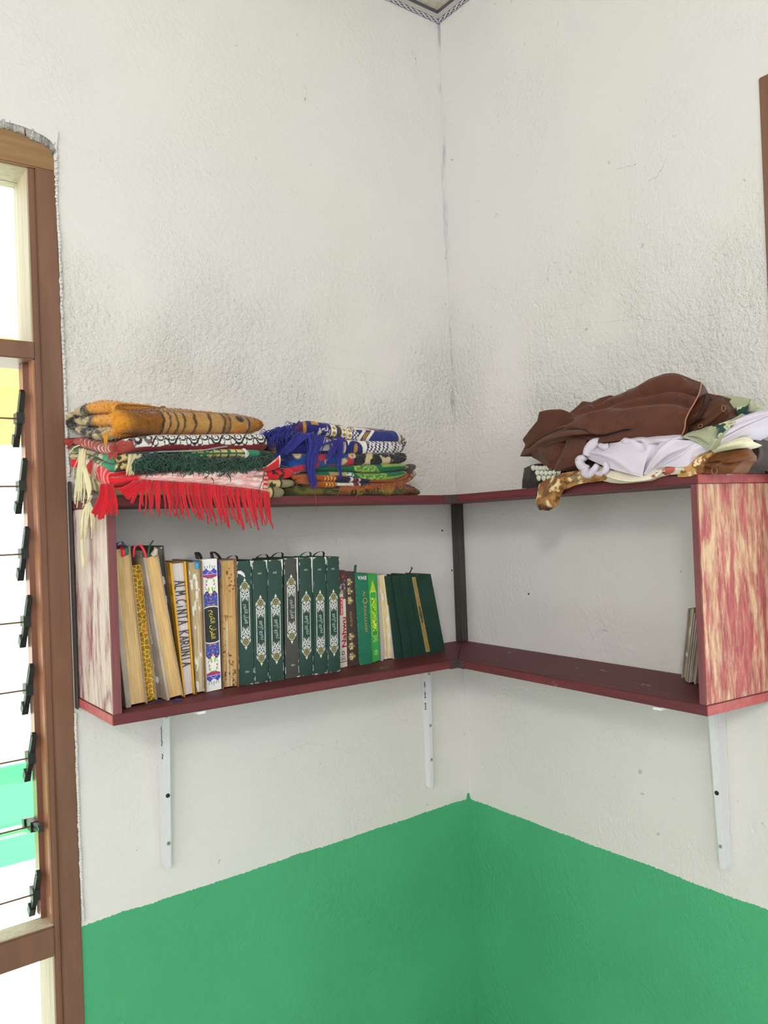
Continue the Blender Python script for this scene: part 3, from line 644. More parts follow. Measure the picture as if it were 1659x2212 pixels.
def green_spine(flip, seed, base):
    base = np.array(base)
    def f(A, B_, s):
        if flip: A, B_ = 1 - A, 1 - B_
        w, h = s.w * 1000, s.h * 1000; sc = 31.5 / w
        x = (A - .5) * 31.5; y = B_ * 225 - 129.0; x = x * 1.02          # panel sits above the middle when upright
        c = np.broadcast_to(base, A.shape + (3,)).copy()
        p = P3(A * w, B_ * h)
        c = mix(c, base * .8, .5 * fbm(p, .06, seed))
        Y = np.abs(y)
        m = filigree(x, y) * (Y < 53); c = mix(c, c3(232, 232, 236), m)
        inside = sm(7.4, 6.6, np.abs(x)) * sm(24.5, 23.5, Y); c = mix(c, base * .82, inside * .6)
        ry = 50.6
        c = mix(c, base * .6, disc(x, Y, 0, ry, 8.2)); c = mix(c, c3(198, 196, 176), ring_(x, Y, 0, ry, 7.1, 1.1))
        g = mix(c3(116, 110, 66), c3(78, 76, 46), fbm(P3(x, y), .5, seed + 3)); c = mix(c, g, disc(x, Y, 0, ry, 6.1)); c = mix(c, c3(150, 144, 92), ring_(x, Y, 0, ry, 3.2, .9) * (x + .6 * y * np.sign(y) > -3) * .8)
        tri = sm(.4, -.4, np.abs(x) * 2.2 - (65.8 - Y)) * (Y > 59.6); c = mix(c, c3(196, 204, 196), tri)
        # rubbed white corners and edges
        e = np.minimum(np.minimum(A * w, (1 - A) * w), 99); ee = np.minimum(B_ * h, (1 - B_) * h)
        chip = sm(.55, .63, fbm(p, .16, seed + 7)) * sm(1.7, .4, e) * sm(70, 10, ee) + sm(.5, .6, fbm(p, .22, seed + 8)) * sm(2.6, .8, ee) * sm(11, 2, e)
        c = mix(c, c3(222, 218, 222), chip)
        return c
    return f
def text_mesh(body, font=None, bold=0):
    cu = bpy.data.curves.new('t', 'FONT'); cu.body = body; cu.size = 1; cu.resolution_u = 3; cu.offset = bold
    if font: cu.font = font
    o = bpy.data.objects.new('t', cu); COL.objects.link(o); dg = bpy.context.evaluated_depsgraph_get(); dg.update()
    me = bpy.data.meshes.new_from_object(o.evaluated_get(dg)); V = np.array([v.co for v in me.vertices]); F = [list(p.vertices) for p in me.polygons]
    bpy.data.objects.remove(o); bpy.data.curves.remove(cu); bpy.data.meshes.remove(me); return V, F
def lettering(b, body, a0, a1, b0, b1, m, d=-.0004, rot=0, name='lettering', font=None, round_=0.0, label=None, skew=0.0, bold=0):
    """fits text into the box a0..a1 x b0..b1 of the front face; rot 0 upright, 90 reads upwards, -90 reads downwards, 180 upside down"""
    V, F = text_mesh(body, font, bold)
    if len(V) == 0: return None
    x, y = V[:, 0], V[:, 1]; x = (x - x.min()) / (np.ptp(x) + 1e-9); y = (y - y.min()) / (np.ptp(y) + 1e-9)
    if rot == 0: a, bb = x, y
    elif rot == 180: a, bb = 1 - x, 1 - y
    elif rot == 90: a, bb = 1 - y, x
    else: a, bb = y, 1 - x
    a = a0 + (a1 - a0) * a; bb = b0 + (b1 - b0) * bb
    P = b.at(a, bb, d - round_ * (1 - (2 * a - 1) ** 2))
    return mesh(name, P, F, m, b.o, label=label)
AF = None
try:
    import os
    AF = bpy.data.fonts.load(os.path.join(bpy.utils.resource_path('LOCAL'), 'datafiles', 'fonts', 'NotoSansArabic-VariableFont_wdth,wght.woff2'))
except Exception: AF = None
M_silver = plain('silver_print', S(150, 168, 160, LIT), .4, .1)
M_yellow_ink = plain('yellow_print', S(205, 190, 60, LIT), .5)
M_goldtx = plain('gold_print', S(170, 150, 80, LIT), .4, .2)
M_red_ink = plain('red_print', S(150, 30, 44, LIT), .5)
M_white_ink = plain('white_print', S(225, 228, 226, LIT), .5)
M_hand = plain('marker_ink', S(52, 46, 56, LIT), .6)
M_ribbon = {k: plain(k + '_ribbon', S(*c, .55), .5) for k, c in dict(red=(196, 40, 50), green=(30, 84, 62), blue=(58, 62, 128), cyan=(32, 140, 184), black=(38, 40, 42), dark_blue=(36, 50, 104)).items()}
QURAN = '\uFEE2\uFEF3\uFEAE\uFED8\uFEDF\u0627 \u0646\u0622\uFEAE\uFED8\uFEDF\u0627'
QURAN = '\uFEE2\uFEF3\uFEAE\uFEDC\uFEDF\uFE8D \uFEE5\uFE81\uFEAE\uFED8\uFEDF\uFE8D'
green_px = [((517, 1483), (550, 1479), (512, 1215), (543, 1212.5), 0), ((551, 1478), (581, 1474), (545, 1213), (577, 1211), 1), ((583, 1474), (614, 1469), (578, 1211.5), (610, 1209), 1),
            ((617, 1468), (647, 1463), (614, 1207), (643, 1205.5), 0), ((648, 1463), (678, 1459), (647, 1206), (675, 1204.5), 1), ((680, 1459), (708, 1455), (677, 1205), (704, 1204), 1), ((709, 1455), (736, 1451), (706, 1204), (733, 1203), 1)]
where = ['upright dark green ornamented volume directly beside the brown stained book', 'upside-down dark green ornamented volume, second of its set of seven from the left', 'upside-down dark green ornamented volume just left of the greyish upright one',
         'greyish upright ornamented volume in the middle of the set of seven', 'upside-down dark green ornamented volume just right of the greyish upright one', 'upside-down dark green ornamented volume, second from the right of its set of seven', 'upside-down dark green ornamented volume beside the thin white and red textbook']
for i, (bl, br, tl, tr, fl) in enumerate(green_px):
    q, f = book_quad(bl, br, tl, tr, PL)
    base = c3(40, 64, 58) if i != 3 else c3(64, 66, 62)
    m_c = M_cloth_g
    b = book(where[i], q, min(.150, -f - .006), m_c, 'spine', green_spine(fl, 20 + i, base), None, 46, 330, group='seven matching dark green volumes', round_=.0008)
    lettering(b, '2024', .40, .66, .098, .114, M_silver, rot=0, bold=.02) if not fl else lettering(b, '2024', .34, .60, .886, .902, M_silver, rot=180, bold=.02)
    yc = .573 if not fl else 1 - .573
    lettering(b, QURAN, .32, .70, yc - .078, yc + .078, M_silver, rot=-90 if not fl else 90, font=AF, name='calligraphy', bold=.012)
    if i in (0, 2, 3, 5, 6): ribbon(b, [(.05, -.004, .06), (.2, .006, .05), (.5, .010, .045), (.85, .007, .05), (1.0, -.004, .06)], .004, M_ribbon['green' if i == 5 else 'black'])
    # torn paper along the head joints
    if i in (0, 1, 2, 3, 4, 5):
        r = np.random.default_rng(i); x0 = .93; n = 9; tt = np.linspace(0, 1, n); ln = (.05, .075, .09, .28, .30, .06)[i]
        mbt = MB(); wv = .11 * (1 - tt * .75) * (1 + .5 * (r.random(n) - .5))
        for k in range(n - 1):
            a0, a1 = x0 + .05 - wv[k], x0 + .09; e0, e1 = x0 + .05 - wv[k + 1], x0 + .09; bb0, bb1 = 1 - ln * tt[k], 1 - ln * tt[k + 1]
            V = [b.at(a0, bb0, -.0006), b.at(a1, bb0, .0004), b.at(e1, bb1, .0004), b.at(e0, bb1, -.0006)]; V += [v - b.dir * .0005 for v in V]
            mbt.add(V, [[3, 2, 1, 0], [4, 5, 6, 7], [0, 1, 5, 4], [1, 2, 6, 5], [2, 3, 7, 6], [3, 0, 4, 7]])
        mbt.build('torn_edge', M_white_ink, b.o, label='torn white paper edge')
    if i == 0:                                 # pale scrap stuck across the spine
        mbt = MB(); mbt.tube([b.at(x, y, -.0012) for x, y in ((-.02, .915), (.2, .912), (.38, .895), (.50, .872))], [.0030, .0036, .0030, .0012], 6); mbt.build('paper_scrap', M_white_ink, b.o, label='curled pale paper scrap')

# the older books on the left -----------------------------------------------------------------
M_wornboard = plain('worn_grey_board', S(150, 140, 130, LIT), .8, bump=.4, bscale=90, var=.25)
M_brownboard = plain('brown_board', S(112, 88, 66, LIT), .8, bump=.4, bscale=90, var=.25)
M_goldboard = plain('gold_board', S(196, 146, 46, LIT), .3, .6)
M_darkboard = plain('dark_wrapped_board', S(74, 72, 72, LIT), .35)
tan, tand = c3(192, 164, 120), c3(160, 130, 90)
D1 = lambda f: min(.15, -f - .006)
q, f = book_quad((272, 1532), (318, 1522), (234, 1189), (280, 1182), PL)
b = book('leftmost leaning old book with tan page edges and three coloured ribbons', q, D1(f), M_wornboard, 'pages', pages_fn(tan, tand, 41), rough=.002, na=40, board=.0085, board_r=.0010)
ribbon(b, [(.70, -.016, .0015), (.70, -.004, .0012), (.70, .002, .02), (.70, -.003, .06)], .0062, M_ribbon['red']); ribbon(b, [(.85, -.014, .0015), (.85, -.003, .0012), (.84, .003, .02), (.8, -.003, .06)], .0055, M_ribbon['green'])
ribbon(b, [(.62, -.004, .02), (.60, .006, .02), (.78, .008, .012), (.80, -.004, .008)], .003, M_ribbon['blue'])
def gold_fn(A, B_, s):
    x, y = A * s.w * 1000, B_ * s.h * 1000
    # crocodile scales: distance to the nearest of a jittered two-column lattice
    cell = np.stack([x / 7.2, y / 8.4 + .5 * (np.floor(x / 7.2) % 2)], -1); best = np.full(A.shape, 9.0); sec = best.copy(); idx = np.zeros(A.shape)
    base = np.floor(cell)
    for i in (-1, 0, 1):
        for j in (-1, 0, 1):
            c_ = base + [i, j]; jit = np.stack([_hash(c_[..., 0], c_[..., 1], c_[..., 0] * 0, 5), _hash(c_[..., 0], c_[..., 1], c_[..., 0] * 0, 8)], -1)
            d = np.linalg.norm((cell - c_ - .2 - .6 * jit), axis=-1); nb = d < best; sec = np.where(nb, best, np.minimum(sec, d)); idx = np.where(nb, jit[..., 0], idx); best = np.minimum(best, d)
    e = sm(.02, .16, sec - best)
    c = mix(c3(240, 205, 110), mix(c3(176, 112, 34), c3(140, 100, 20), idx), e)
    return mix(c, c3(250, 230, 170), sm(.955, .985, A) + sm(.035, .01, A))
q, f = book_quad((316, 1515), (337, 1509), (282, 1220), (305, 1217), PL, dy=-.014)
b = book('narrow book with shiny gold crocodile-embossed spine', q, D1(f), M_goldboard, 'spine', gold_fn, M_attr_gold, 60, 420, round_=.0012)
q, f = book_quad((337, 1516), (358, 1513), (304, 1195), (313, 1193), PL, dy=.010)
b = book('thin grey worn booklet squeezed between the gold spine and a thick tan book', q, D1(f), M_wornboard, 'pages', pages_fn(c3(128, 116, 100), c3(92, 80, 68), 44, wear=.6), rough=.002, na=24)
q, f = book_quad((361, 1517), (396, 1507), (309, 1208), (341, 1199), PL)
b = book('thick leaning tan book with a red ribbon loop at its head', q, D1(f), M_wornboard, 'pages', pages_fn(c3(196, 164, 116), c3(168, 136, 92), 45), rough=.002, na=44, board=.0045, board_r=.0012)
ribbon(b, [(.30, -.004, .004), (.18, .010, .006), (-.10, .022, .006), (-.42, .020, .008), (-.46, .004, .012)], .0042, M_ribbon['red'], label='red ribbon loop')
ribbon(b, [(.42, -.003, .006), (.60, .014, .01), (.95, .020, .02), (1.3, .020, .04)], .0035, M_ribbon['green'])
q2 = q.copy(); 
lab = MB(); lab.tube([b.at(.62, 1.0, -.001), b.at(.78, 1.012, -.004), b.at(.86, 1.03, -.004), b.at(.9, 1.045, .004)], [.004, .005, .0035, .001], 6); lab.build('torn_edge', M_paper, b.o)
q, f = book_quad((379, 1512), (397, 1508), (345, 1182), (364, 1180), PL)
qq = q + np.array([0, .022, 0])
b = book('tall dark book in torn clear wrapping behind the thick tan book', qq, D1(f + .022), M_darkboard, 'pages', pages_fn(c3(96, 92, 88), c3(60, 58, 58), 46, wear=1.0), na=24)
q, f = book_quad((397, 1509), (421, 1502), (366, 1219), (401, 1215), PL)
b = book('book with grey page edges hand-lettered in black marker and gold covers', q, D1(f), M_goldboard, 'pages', pages_fn(c3(186, 178, 176), c3(160, 152, 152), 47), na=40, board=.0026)
# hand-drawn capitals reading downwards
STROKES = {'A': [[(0, 0), (.5, 1)], [(.5, 1), (1, 0)], [(.2, .38), (.8, .38)]], 'L': [[(0, 1), (0, 0)], [(0, 0), (.8, 0)]], 'M': [[(0, 0), (.1, 1)], [(.1, 1), (.5, .35)], [(.5, .35), (.9, 1)], [(.9, 1), (1, 0)]], '.': [[(.3, 0), (.4, .06)]],
           'C': [[(.9, .9), (.5, 1)], [(.5, 1), (.05, .6)], [(.05, .6), (.1, .2)], [(.1, .2), (.5, 0)], [(.5, 0), (.95, .15)]], 'I': [[(.4, 1), (.4, 0)]], 'i': [[(.4, .66), (.4, 0)], [(.38, .9), (.42, .94)]], 'N': [[(0, 0), (0, 1)], [(0, 1), (.9, 0)], [(.9, 0), (.9, 1)]], 'T': [[(0, 1), (1, 1)], [(.5, 1), (.5, 0)]],
           'K': [[(0, 0), (0, 1)], [(.8, 1), (0, .45)], [(.2, .55), (.9, 0)]], 'R': [[(0, 0), (0, 1)], [(0, 1), (.8, .85)], [(.8, .85), (.7, .5)], [(.7, .5), (0, .5)], [(.3, .5), (.9, 0)]], 'U': [[(0, 1), (0, .1)], [(0, .1), (.85, .1)], [(.85, .1), (.85, 1)]], ' ': []}
hb = MB(); txt = 'ALM.CiNTA KARUNIA'; y = .86; adv = .665 / len(txt)
for ch in txt:
    for p_, q_ in STROKES[ch]:
        pts = [(.16 + .66 * v - .06 * (.86 - y), y - (u * .72) * adv) for u, v in (p_, q_)]
        hb.tube([b.at(np.clip(a_ + .06, .1, .92), bb, b_off) for (a_, bb), b_off in zip(pts, (.0018, .0018))], .00085, 5)
    y -= adv * (1.0 if ch not in '.' else .6)
hb.build('handwriting', M_hand, b.o, label='handwritten capitals in black marker')
q, f = book_quad((422, 1502), (446, 1497), (402, 1215), (436, 1212), PL)
b = book('beige book with crumpled page edges and a light blue ribbon', q, D1(f), M_brownboard, 'pages', pages_fn(c3(178, 158, 124), c3(140, 118, 88), 48, wear=.9), rough=.004, na=44)
ribbon(b, [(.70, -.014, .001), (.70, -.004, .001), (.70, .001, .02), (.7, -.002, .06)], .0062, M_ribbon['cyan'], label='light blue ribbon')
def blue_fn(A, B_, s):
    x = (A - .5) * 30; H = s.h * 1000; y = (B_ - .5) * 240; X = np.abs(x); Y = np.abs(y)
    c = np.broadcast_to(c3(226, 224, 226), A.shape + (3,)).copy()
    # lace end and red cornice
    lace = 104 - 5.5 * np.abs(np.cos(x / 15 * pi * 1.0)); c = mix(c, c3(66, 66, 158), (Y > 93) * (Y < lace)); c = mix(c, c3(226, 224, 226), ring_(x, Y, 0, 90, 7, .8) * (Y > 93) * .8)
    for k in (-9.5, -4.7, 0, 4.7, 9.5): c = mix(c, c3(58, 60, 74), np.maximum(seg(x, Y, (k, 103), (k, 111 if k == 0 else 108), .8), disc(x, Y, k, 106, .9)))
    c = mix(c, c3(150, 140, 206), (Y > 91.3) * (Y < 93)); red = (Y > 86 - 2 * np.cos(x / 15 * pi)) * (Y < 91.3); c = mix(c, mix(c3(110, 36, 70), c3(176, 60, 96), fbm(P3(x, y), .5, 3)), red)
    # sprays
    g = np.maximum(seg(X, Y, (1, 86), (7, 82), 1.1), np.maximum(seg(X, Y, (7, 82), (9, 76), 1.1), np.maximum(leaf(X, Y, 7.2, 80, 3.0, 1.4, 1.2), np.maximum(leaf(X, Y, 3.9, 64, 5.5, 1.6, 1.75), leaf(X, Y, 8.6, 66, 3, 1.0, 1.2)))))
    c = mix(c, c3(132, 158, 60), g); c = mix(c, c3(196, 84, 50), np.maximum(leaf(X, Y, 7.8, 73.5, 2.2, 1.5, .6), disc(X, Y, 10, 70, .8)))
    top = 58.5 - 3.5 * np.cos(x / 15 * 2 * pi); blue = Y < top; v = fbm(P3(X, Y), .22, 5); w2 = fbm(P3(X, Y), .45, 9)
    bl = mix(c3(52, 50, 138), c3(40, 36, 98), v); line = sm(.035, .012, np.abs(v - .5)) + sm(.04, .015, np.abs(w2 - .48)); bl = mix(bl, c3(122, 140, 216), line * .9)
    c = mix(c, bl, blue); c = mix(c, c3(86, 34, 96), (Y > top - 3.2) * (Y < top)); c = mix(c, c3(214, 140, 70), leaf(X, Y, 0, 55.5, 3, 1.6, 1.57)); c = mix(c, c3(166, 44, 70), leaf(X, Y, 0, 43, 2.6, 1.3, 1.57))
    arc = Y - (27.5 + 5.5 * np.sqrt(np.clip(1 - (x / 15.5) ** 2, 0, 1)))
    c = mix(c, c3(160, 112, 60), (arc > 0) * (arc < 3.2)); c = mix(c, c3(60, 40, 36), (arc > 1.9) * (arc < 2.5)); c = mix(c, c3(236, 232, 226), (arc > -.4) * (arc < 1.2)); c = mix(c, c3(38, 40, 42), arc < -.4)
    return mix(c, c3(232, 230, 230), (X > 13.6) * 1.0)
q, f = book_quad((447, 1497), (479, 1490), (436, 1211), (469, 1208.5), PL)
b = book('white book with blue floral spine and yellow script in a black oval', q, D1(f), plain('white_cover', S(226, 222, 220, LIT), .4), 'spine', blue_fn, None, 60, 460, round_=.0008)
lettering(b, QURAN, .26, .76, .395, .612, M_yellow_ink, d=-.0006, rot=-90, font=AF, name='calligraphy')
ribbon(b, [(.2, -.002, .03), (.25, .012, .04), (.6, .009, .05), (.9, -.002, .06)], .006, M_ribbon['black'])
q, f = book_quad((481, 1490), (516, 1484.5), (474, 1211), (510, 1208), PL)
b = book('brown stained book with spotted page edges next to the green volumes', q, D1(f), M_brownboard, 'pages', pages_fn(c3(182, 148, 100), c3(148, 112, 72), 49, 1.0, c3(92, 60, 34)), rough=.003, na=48, nb=300)
ribbon(b, [(.05, -.002, .03), (.12, .014, .04), (.55, .010, .05), (.95, -.002, .06)], .006, M_ribbon['black']); ribbon(b, [(-.06, -.03, -.002), (-.05, -.008, -.002), (-.05, .0, .02), (-.05, -.004, .05)], .004, M_ribbon['dark_blue'])

# the right-hand group --------------------------------------------------------------------------
def nah_fn(A, B_, s):
    c = np.broadcast_to(c3(200, 190, 182), A.shape + (3,)).copy(); p = P3(A * s.w * 1000, B_ * s.h * 1000)
    c = mix(c, c3(72, 54, 56), (B_ > .76)); c = mix(c, c3(168, 156, 158), (B_ > .76) * sm(.5, .56, fbm(p, .22, 4)) * (B_ < .93)); c = mix(c, c3(176, 44, 48), disc(A * 11, B_ * 200, 7, 187, 2.8))
    c = mix(c, c3(190, 44, 44), (A < .55) * (B_ > .54) * (B_ < .725)); c = mix(c, c3(84, 74, 74), (A > .60) * (B_ > .70) * (B_ < .80))
    c = mix(c, c3(58, 56, 62), (B_ > .052) * (B_ < .060)); c = mix(c, c3(110, 106, 112), (B_ > .070) * (B_ < .098) * (A > .15) * (A < .9) * (np.sin(A * 50) > -.3)); c = mix(c, c3(120, 114, 116), (B_ > .106) * (B_ < .110))
    return c
q, f = book_quad((736, 1445), (751, 1441), (733.5, 1234), (745.5, 1233), PL)
b = book('thin white and red textbook beside the last ornamented green volume', q, D1(f), plain('grey_white_cover', S(200, 190, 182, LIT), .5), 'spine', nah_fn, None, 24, 260, round_=.0)
lettering(b, 'Nahwu', .24, .92, .205, .515, M_red_ink, rot=90, bold=.025); lettering(b, 'PERMUSUF', .12, .42, .55, .715, M_white_ink, rot=90, bold=.02); lettering(b, 'D', .2, .62, .128, .170, M_hand, rot=90, bold=.02)
def brown_fn(A, B_, s):
    x = (A - .42) * 27; y = B_ * 200; c = np.broadcast_to(c3(66, 52, 50), A.shape + (3,)).copy()
    for cy in (20, 41.5, 62, 138, 158, 177):
        r = np.hypot(x, y - cy); th = np.arctan2(y - cy, x); bright = cy in (41.5, 158)
        petals = sm(.08, -.12, r / 9.2 - (.55 + .45 * np.abs(np.cos(2 * th))) * (.8 + .2 * np.cos(16 * th)))
        gold = mix(c3(104, 100, 64), c3(206, 190, 128), sm(.35, .6, fbm(P3(x, y), .3, int(cy))) * (1 if bright else .75)); c = mix(c, gold, petals)
        c = mix(c, c3(60, 48, 44), sum(disc(np.abs(x), np.abs(y - cy), 2.6 * (not bright) + 3.3 * bright, 2.6 * (not bright) + 3.3 * bright, 1.3 if bright else .6) for _ in (0,)))
        c = mix(c, c3(232, 222, 170), leaf(x, y, -4.2, cy + 5, 2.2, 1.2, 2.2) + leaf(x, y, -4.2, cy - 5, 2.2, 1.2, -2.2))
    return c
q, f = book_quad((752, 1442), (775, 1437), (745.5, 1235), (766.5, 1236), PL)
b = book('dark brown book with gold flower rosettes on its spine', q, D1(f), plain('dark_brown_cover', S(60, 46, 44, LIT), .5), 'spine', brown_fn, None, 46, 360, round_=.0012)
lettering(b, "AL-QUR'AN", .28, .55, .415, .575, M_goldtx, d=-.0012, rot=90, name='lettering')
def solid_fn(base, seed, chip=1.0):
    base = np.array(base)
    def f(A, B_, s):
        p = P3(A * s.w * 1000, B_ * s.h * 1000); c = mix(base, base * .72, fbm(p, .05, seed)); ee = np.minimum(B_, 1 - B_) * s.h * 1000; e = np.minimum(A, 1 - A) * s.w * 1000
        return mix(c, c3(196, 214, 206), chip * sm(.52, .6, fbm(p, .3, seed + 2)) * np.maximum(sm(2.4, .6, ee) * sm(9, 1, e), sm(.8, .1, e) * .6))
    return f
q, f = book_quad((778, 1438), (804, 1434), (767, 1238), (793, 1238.5), PL)
b = book('mid green book with gold capitals and white logo letters upside down', q, D1(f), plain('mid_green_cover', S(34, 104, 82, LIT), .45), 'spine', solid_fn(c3(36, 110, 86), 61), None, 40, 240, round_=.0012)
lettering(b, 'BWA', .16, .88, .925, .968, M_white_ink, d=-.0012, rot=180, bold=.02)
V1 = lettering(b, 'AL', .52, .74, .735, .80, M_goldtx, d=-.0014, rot=-90); lettering(b, 'Q', .44, .86, .665, .73, M_goldtx, d=-.0014, rot=-90); lettering(b, 'URANULKARIM', .52, .74, .355, .665, M_goldtx, d=-.0014, rot=-90)
ribbon(b, [(.45, -.004, .02), (.46, .004, .02), (.45, .012, .018), (.44, .016, .016)], .0055, M_ribbon['green'])
def lime_fn(A, B_, s):
    x = (A - .5) * 22; y = B_ * 190; c = mix(c3(56, 150, 74), c3(46, 130, 62), fbm(P3(x, y), .05, 3)); X = np.abs(x); yl = c3(170, 186, 44); n = fbm(P3(x, y), .55, 8)
    tri = sm(.4, -.4, X - 6.6 * np.clip((176 - y) / 22, 0, 1) ** .8) * (y > 150) * (y < 176); c = mix(c, mix(yl, c3(110, 160, 50), n > .56), tri)
    c = mix(c, c3(150, 214, 90), ((np.abs(X - 7.2) < .5) * (y > 56) * (y < 152) + (np.abs(y - 56) < .6) * (X < 7.2) + (np.abs(y - 151) < .6) * (X < 7.2)) > 0)
    pan = (X < 5.0) * (y > 66) * (y < 137 + np.sqrt(np.clip(25 - X * X, 0, 25)) * .5); c = mix(c, mix(c3(66, 140, 44), c3(190, 206, 60), sm(.44, .52, n)), pan)
    c = mix(c, c3(130, 186, 92), (X < 6.4) * (y > 42) * (y < 55) * sm(.45, .55, n)); c = mix(c, c3(160, 200, 130), ring_(x, y, 0, 19, 5.0, .9) + seg(x, y, (-.8, 15), (-.8, 24), 1) + seg(x, y, (1.6, 16), (1.6, 23), 1))
    return c
q, f = book_quad((805, 1434), (822, 1428), (794, 1243), (814, 1242), PL)
b = book('light green book with yellow ornamental panel on its spine', q, D1(f), plain('light_green_cover', S(70, 158, 84, LIT), .45), 'spine', lime_fn, None, 44, 380, round_=.0008)
q, f = book_quad((824, 1430), (853, 1424), (815, 1243), (834, 1241), PL)
b = book('coverless book with torn cream page edges left of the dark green set', q, D1(f), plain('grey_endpaper', S(160, 154, 160, LIT), .8, bump=.3), 'pages', pages_fn(c3(206, 190, 150), c3(176, 154, 122), 50, wear=1.2), rough=.004, na=40, board=.0040)
dgc = c3(24, 54, 46)
def strip_fn(A, B_, s):
    c = solid_fn(dgc, 71, .0)(A, B_, s); x = (A - .70) * 22; y = (B_ - .50) * 200
    inr = (np.abs(x) < 5.2) * (np.abs(y) < 94); g = mix(c3(150, 130, 76), c3(112, 98, 54), fbm(P3(x, y), .35, 6)); c = mix(c, g, inr); c = mix(c, c3(184, 160, 96), inr * ((np.abs(x) > 4.5) + (np.abs(y) > 93) > 0))
    c = mix(c, c3(70, 72, 44), leaf(x, y, 0, 0, 14, 3.8, 1.57)); c = mix(c, c3(24, 50, 40), leaf(x, y, 0, 17, 4, 2.2, 1.57) + leaf(x, y, 0, -17, 4, 2.2, 1.57)); return c
dark = [((853, 1425), (873, 1423), (834, 1246), (846, 1245), 0, 'first from the left of the five plain dark green books, beside the torn cream pages'), ((874, 1423), (893, 1420), (847, 1245.5), (863, 1244.5), 0, 'second of the five plain dark green leaning books'),
        ((894, 1419.5), (912, 1417), (864, 1245), (880, 1243.5), 0, 'third of the five dark green leaning books, left of the gold-strip one'), ((912.5, 1416.5), (932, 1413), (880.5, 1243.5), (898, 1242), 1, 'dark green leaning book with a gold ornamental strip down its spine'), ((933, 1413), (963, 1409.5), (898.5, 1242), (931, 1241), 0, 'rightmost of the five dark green leaning books, widest, nearest the corner')]
for i, (bl, br, tl, tr, st, lab_) in enumerate(dark):
    q, f = book_quad(bl, br, tl, tr, PL)
    b = book(lab_, q, min(.12, -f - .008), plain('deep_green_cover', S(22, 50, 43, LIT), .5), 'spine', strip_fn if st else solid_fn(dgc, 70 + i, .12), None, 36, 240, group='five dark green leaning books', round_=.0008)
    if i == 4: ribbon(b, [(.1, -.002, .03), (.05, .008, .02), (-.02, .012, .012), (-.1, .016, .01)], .003, M_ribbon['black'])
# three worn books at the far right end
for i, (bl, br, tl, tr, lab_) in enumerate([((1472.5, 1467), (1483, 1474.5), (1486, 1318.5), (1500, 1317.5), 'left of the three worn beige books leaning on the right end panel'), ((1483.5, 1474), (1490.5, 1477), (1500.5, 1326), (1508, 1327), 'middle of the three worn beige books leaning on the right end panel'),
                                           ((1491, 1476), (1503, 1481), (1509, 1340), (1519, 1342), 'last of the three worn beige books, half hidden by the right end panel')]):
    q, f = book_quad(bl, br, tl, tr, PR, 0)
    book(lab_, q, min(.13, -f - .006), M_wornboard, 'pages', pages_fn(c3(150, 140, 116), c3(112, 102, 82), 80 + i, wear=.8), rough=.003, na=24, nb=120, ax=0, group='three worn books at the right end', paper=M_paper)
# small scraps of ribbon lying under the old books
for (u, v), (u2, v2), w_ in (((323, 1524), (348, 1515), .004), ((371, 1519), (394, 1514), .006), ((473, 1492), (480, 1489), .003)):
    a_, c_ = onPlane(u, v, *PL), onPlane(u2, v2, *PL); sb = MB(); n_ = np.array([0, 0, .0012]); mid = (a_ + c_) / 2 + [0, .004, .002]
    p = cr([a_ + n_, mid + n_, c_ + n_], 8); sb.tube(p, w_ * .22, 5)
    o = sb.build('ribbon_end', M_ribbon['dark_blue']); tag(o, {323: 'frayed dark blue ribbon end under the gold-spined book', 371: 'dark blue ribbon end under the thick tan book', 473: 'dark blue ribbon end under the blue floral book'}[u], 'ribbon')
# ================================================================ folded rugs and clothes on the upper boards
M_rug = attr('woven_rug', .95, .7, 700, .0012, .15); M_plush = attr('plush_pile', 1.0, .9, 520, .0022, .35, .1, (1, 1, .35)); M_cotton = attr('cotton_cloth', .85, .35, 1100, .0006, .1)
M_satin = attr('brown_satin', .52, .3, 700, .0006, .0, .12); M_velour = attr('brown_velour', .9, .35, 900, .0006, .14, .15); M_yarn = attr('yarn', .9, .5, 900, .0006, .2)
RL = .95                                       # light level on top of the shelf
def c4(r, g, b, k=None): return np.minimum(lin((r, g, b)) / (k or RL), .9)

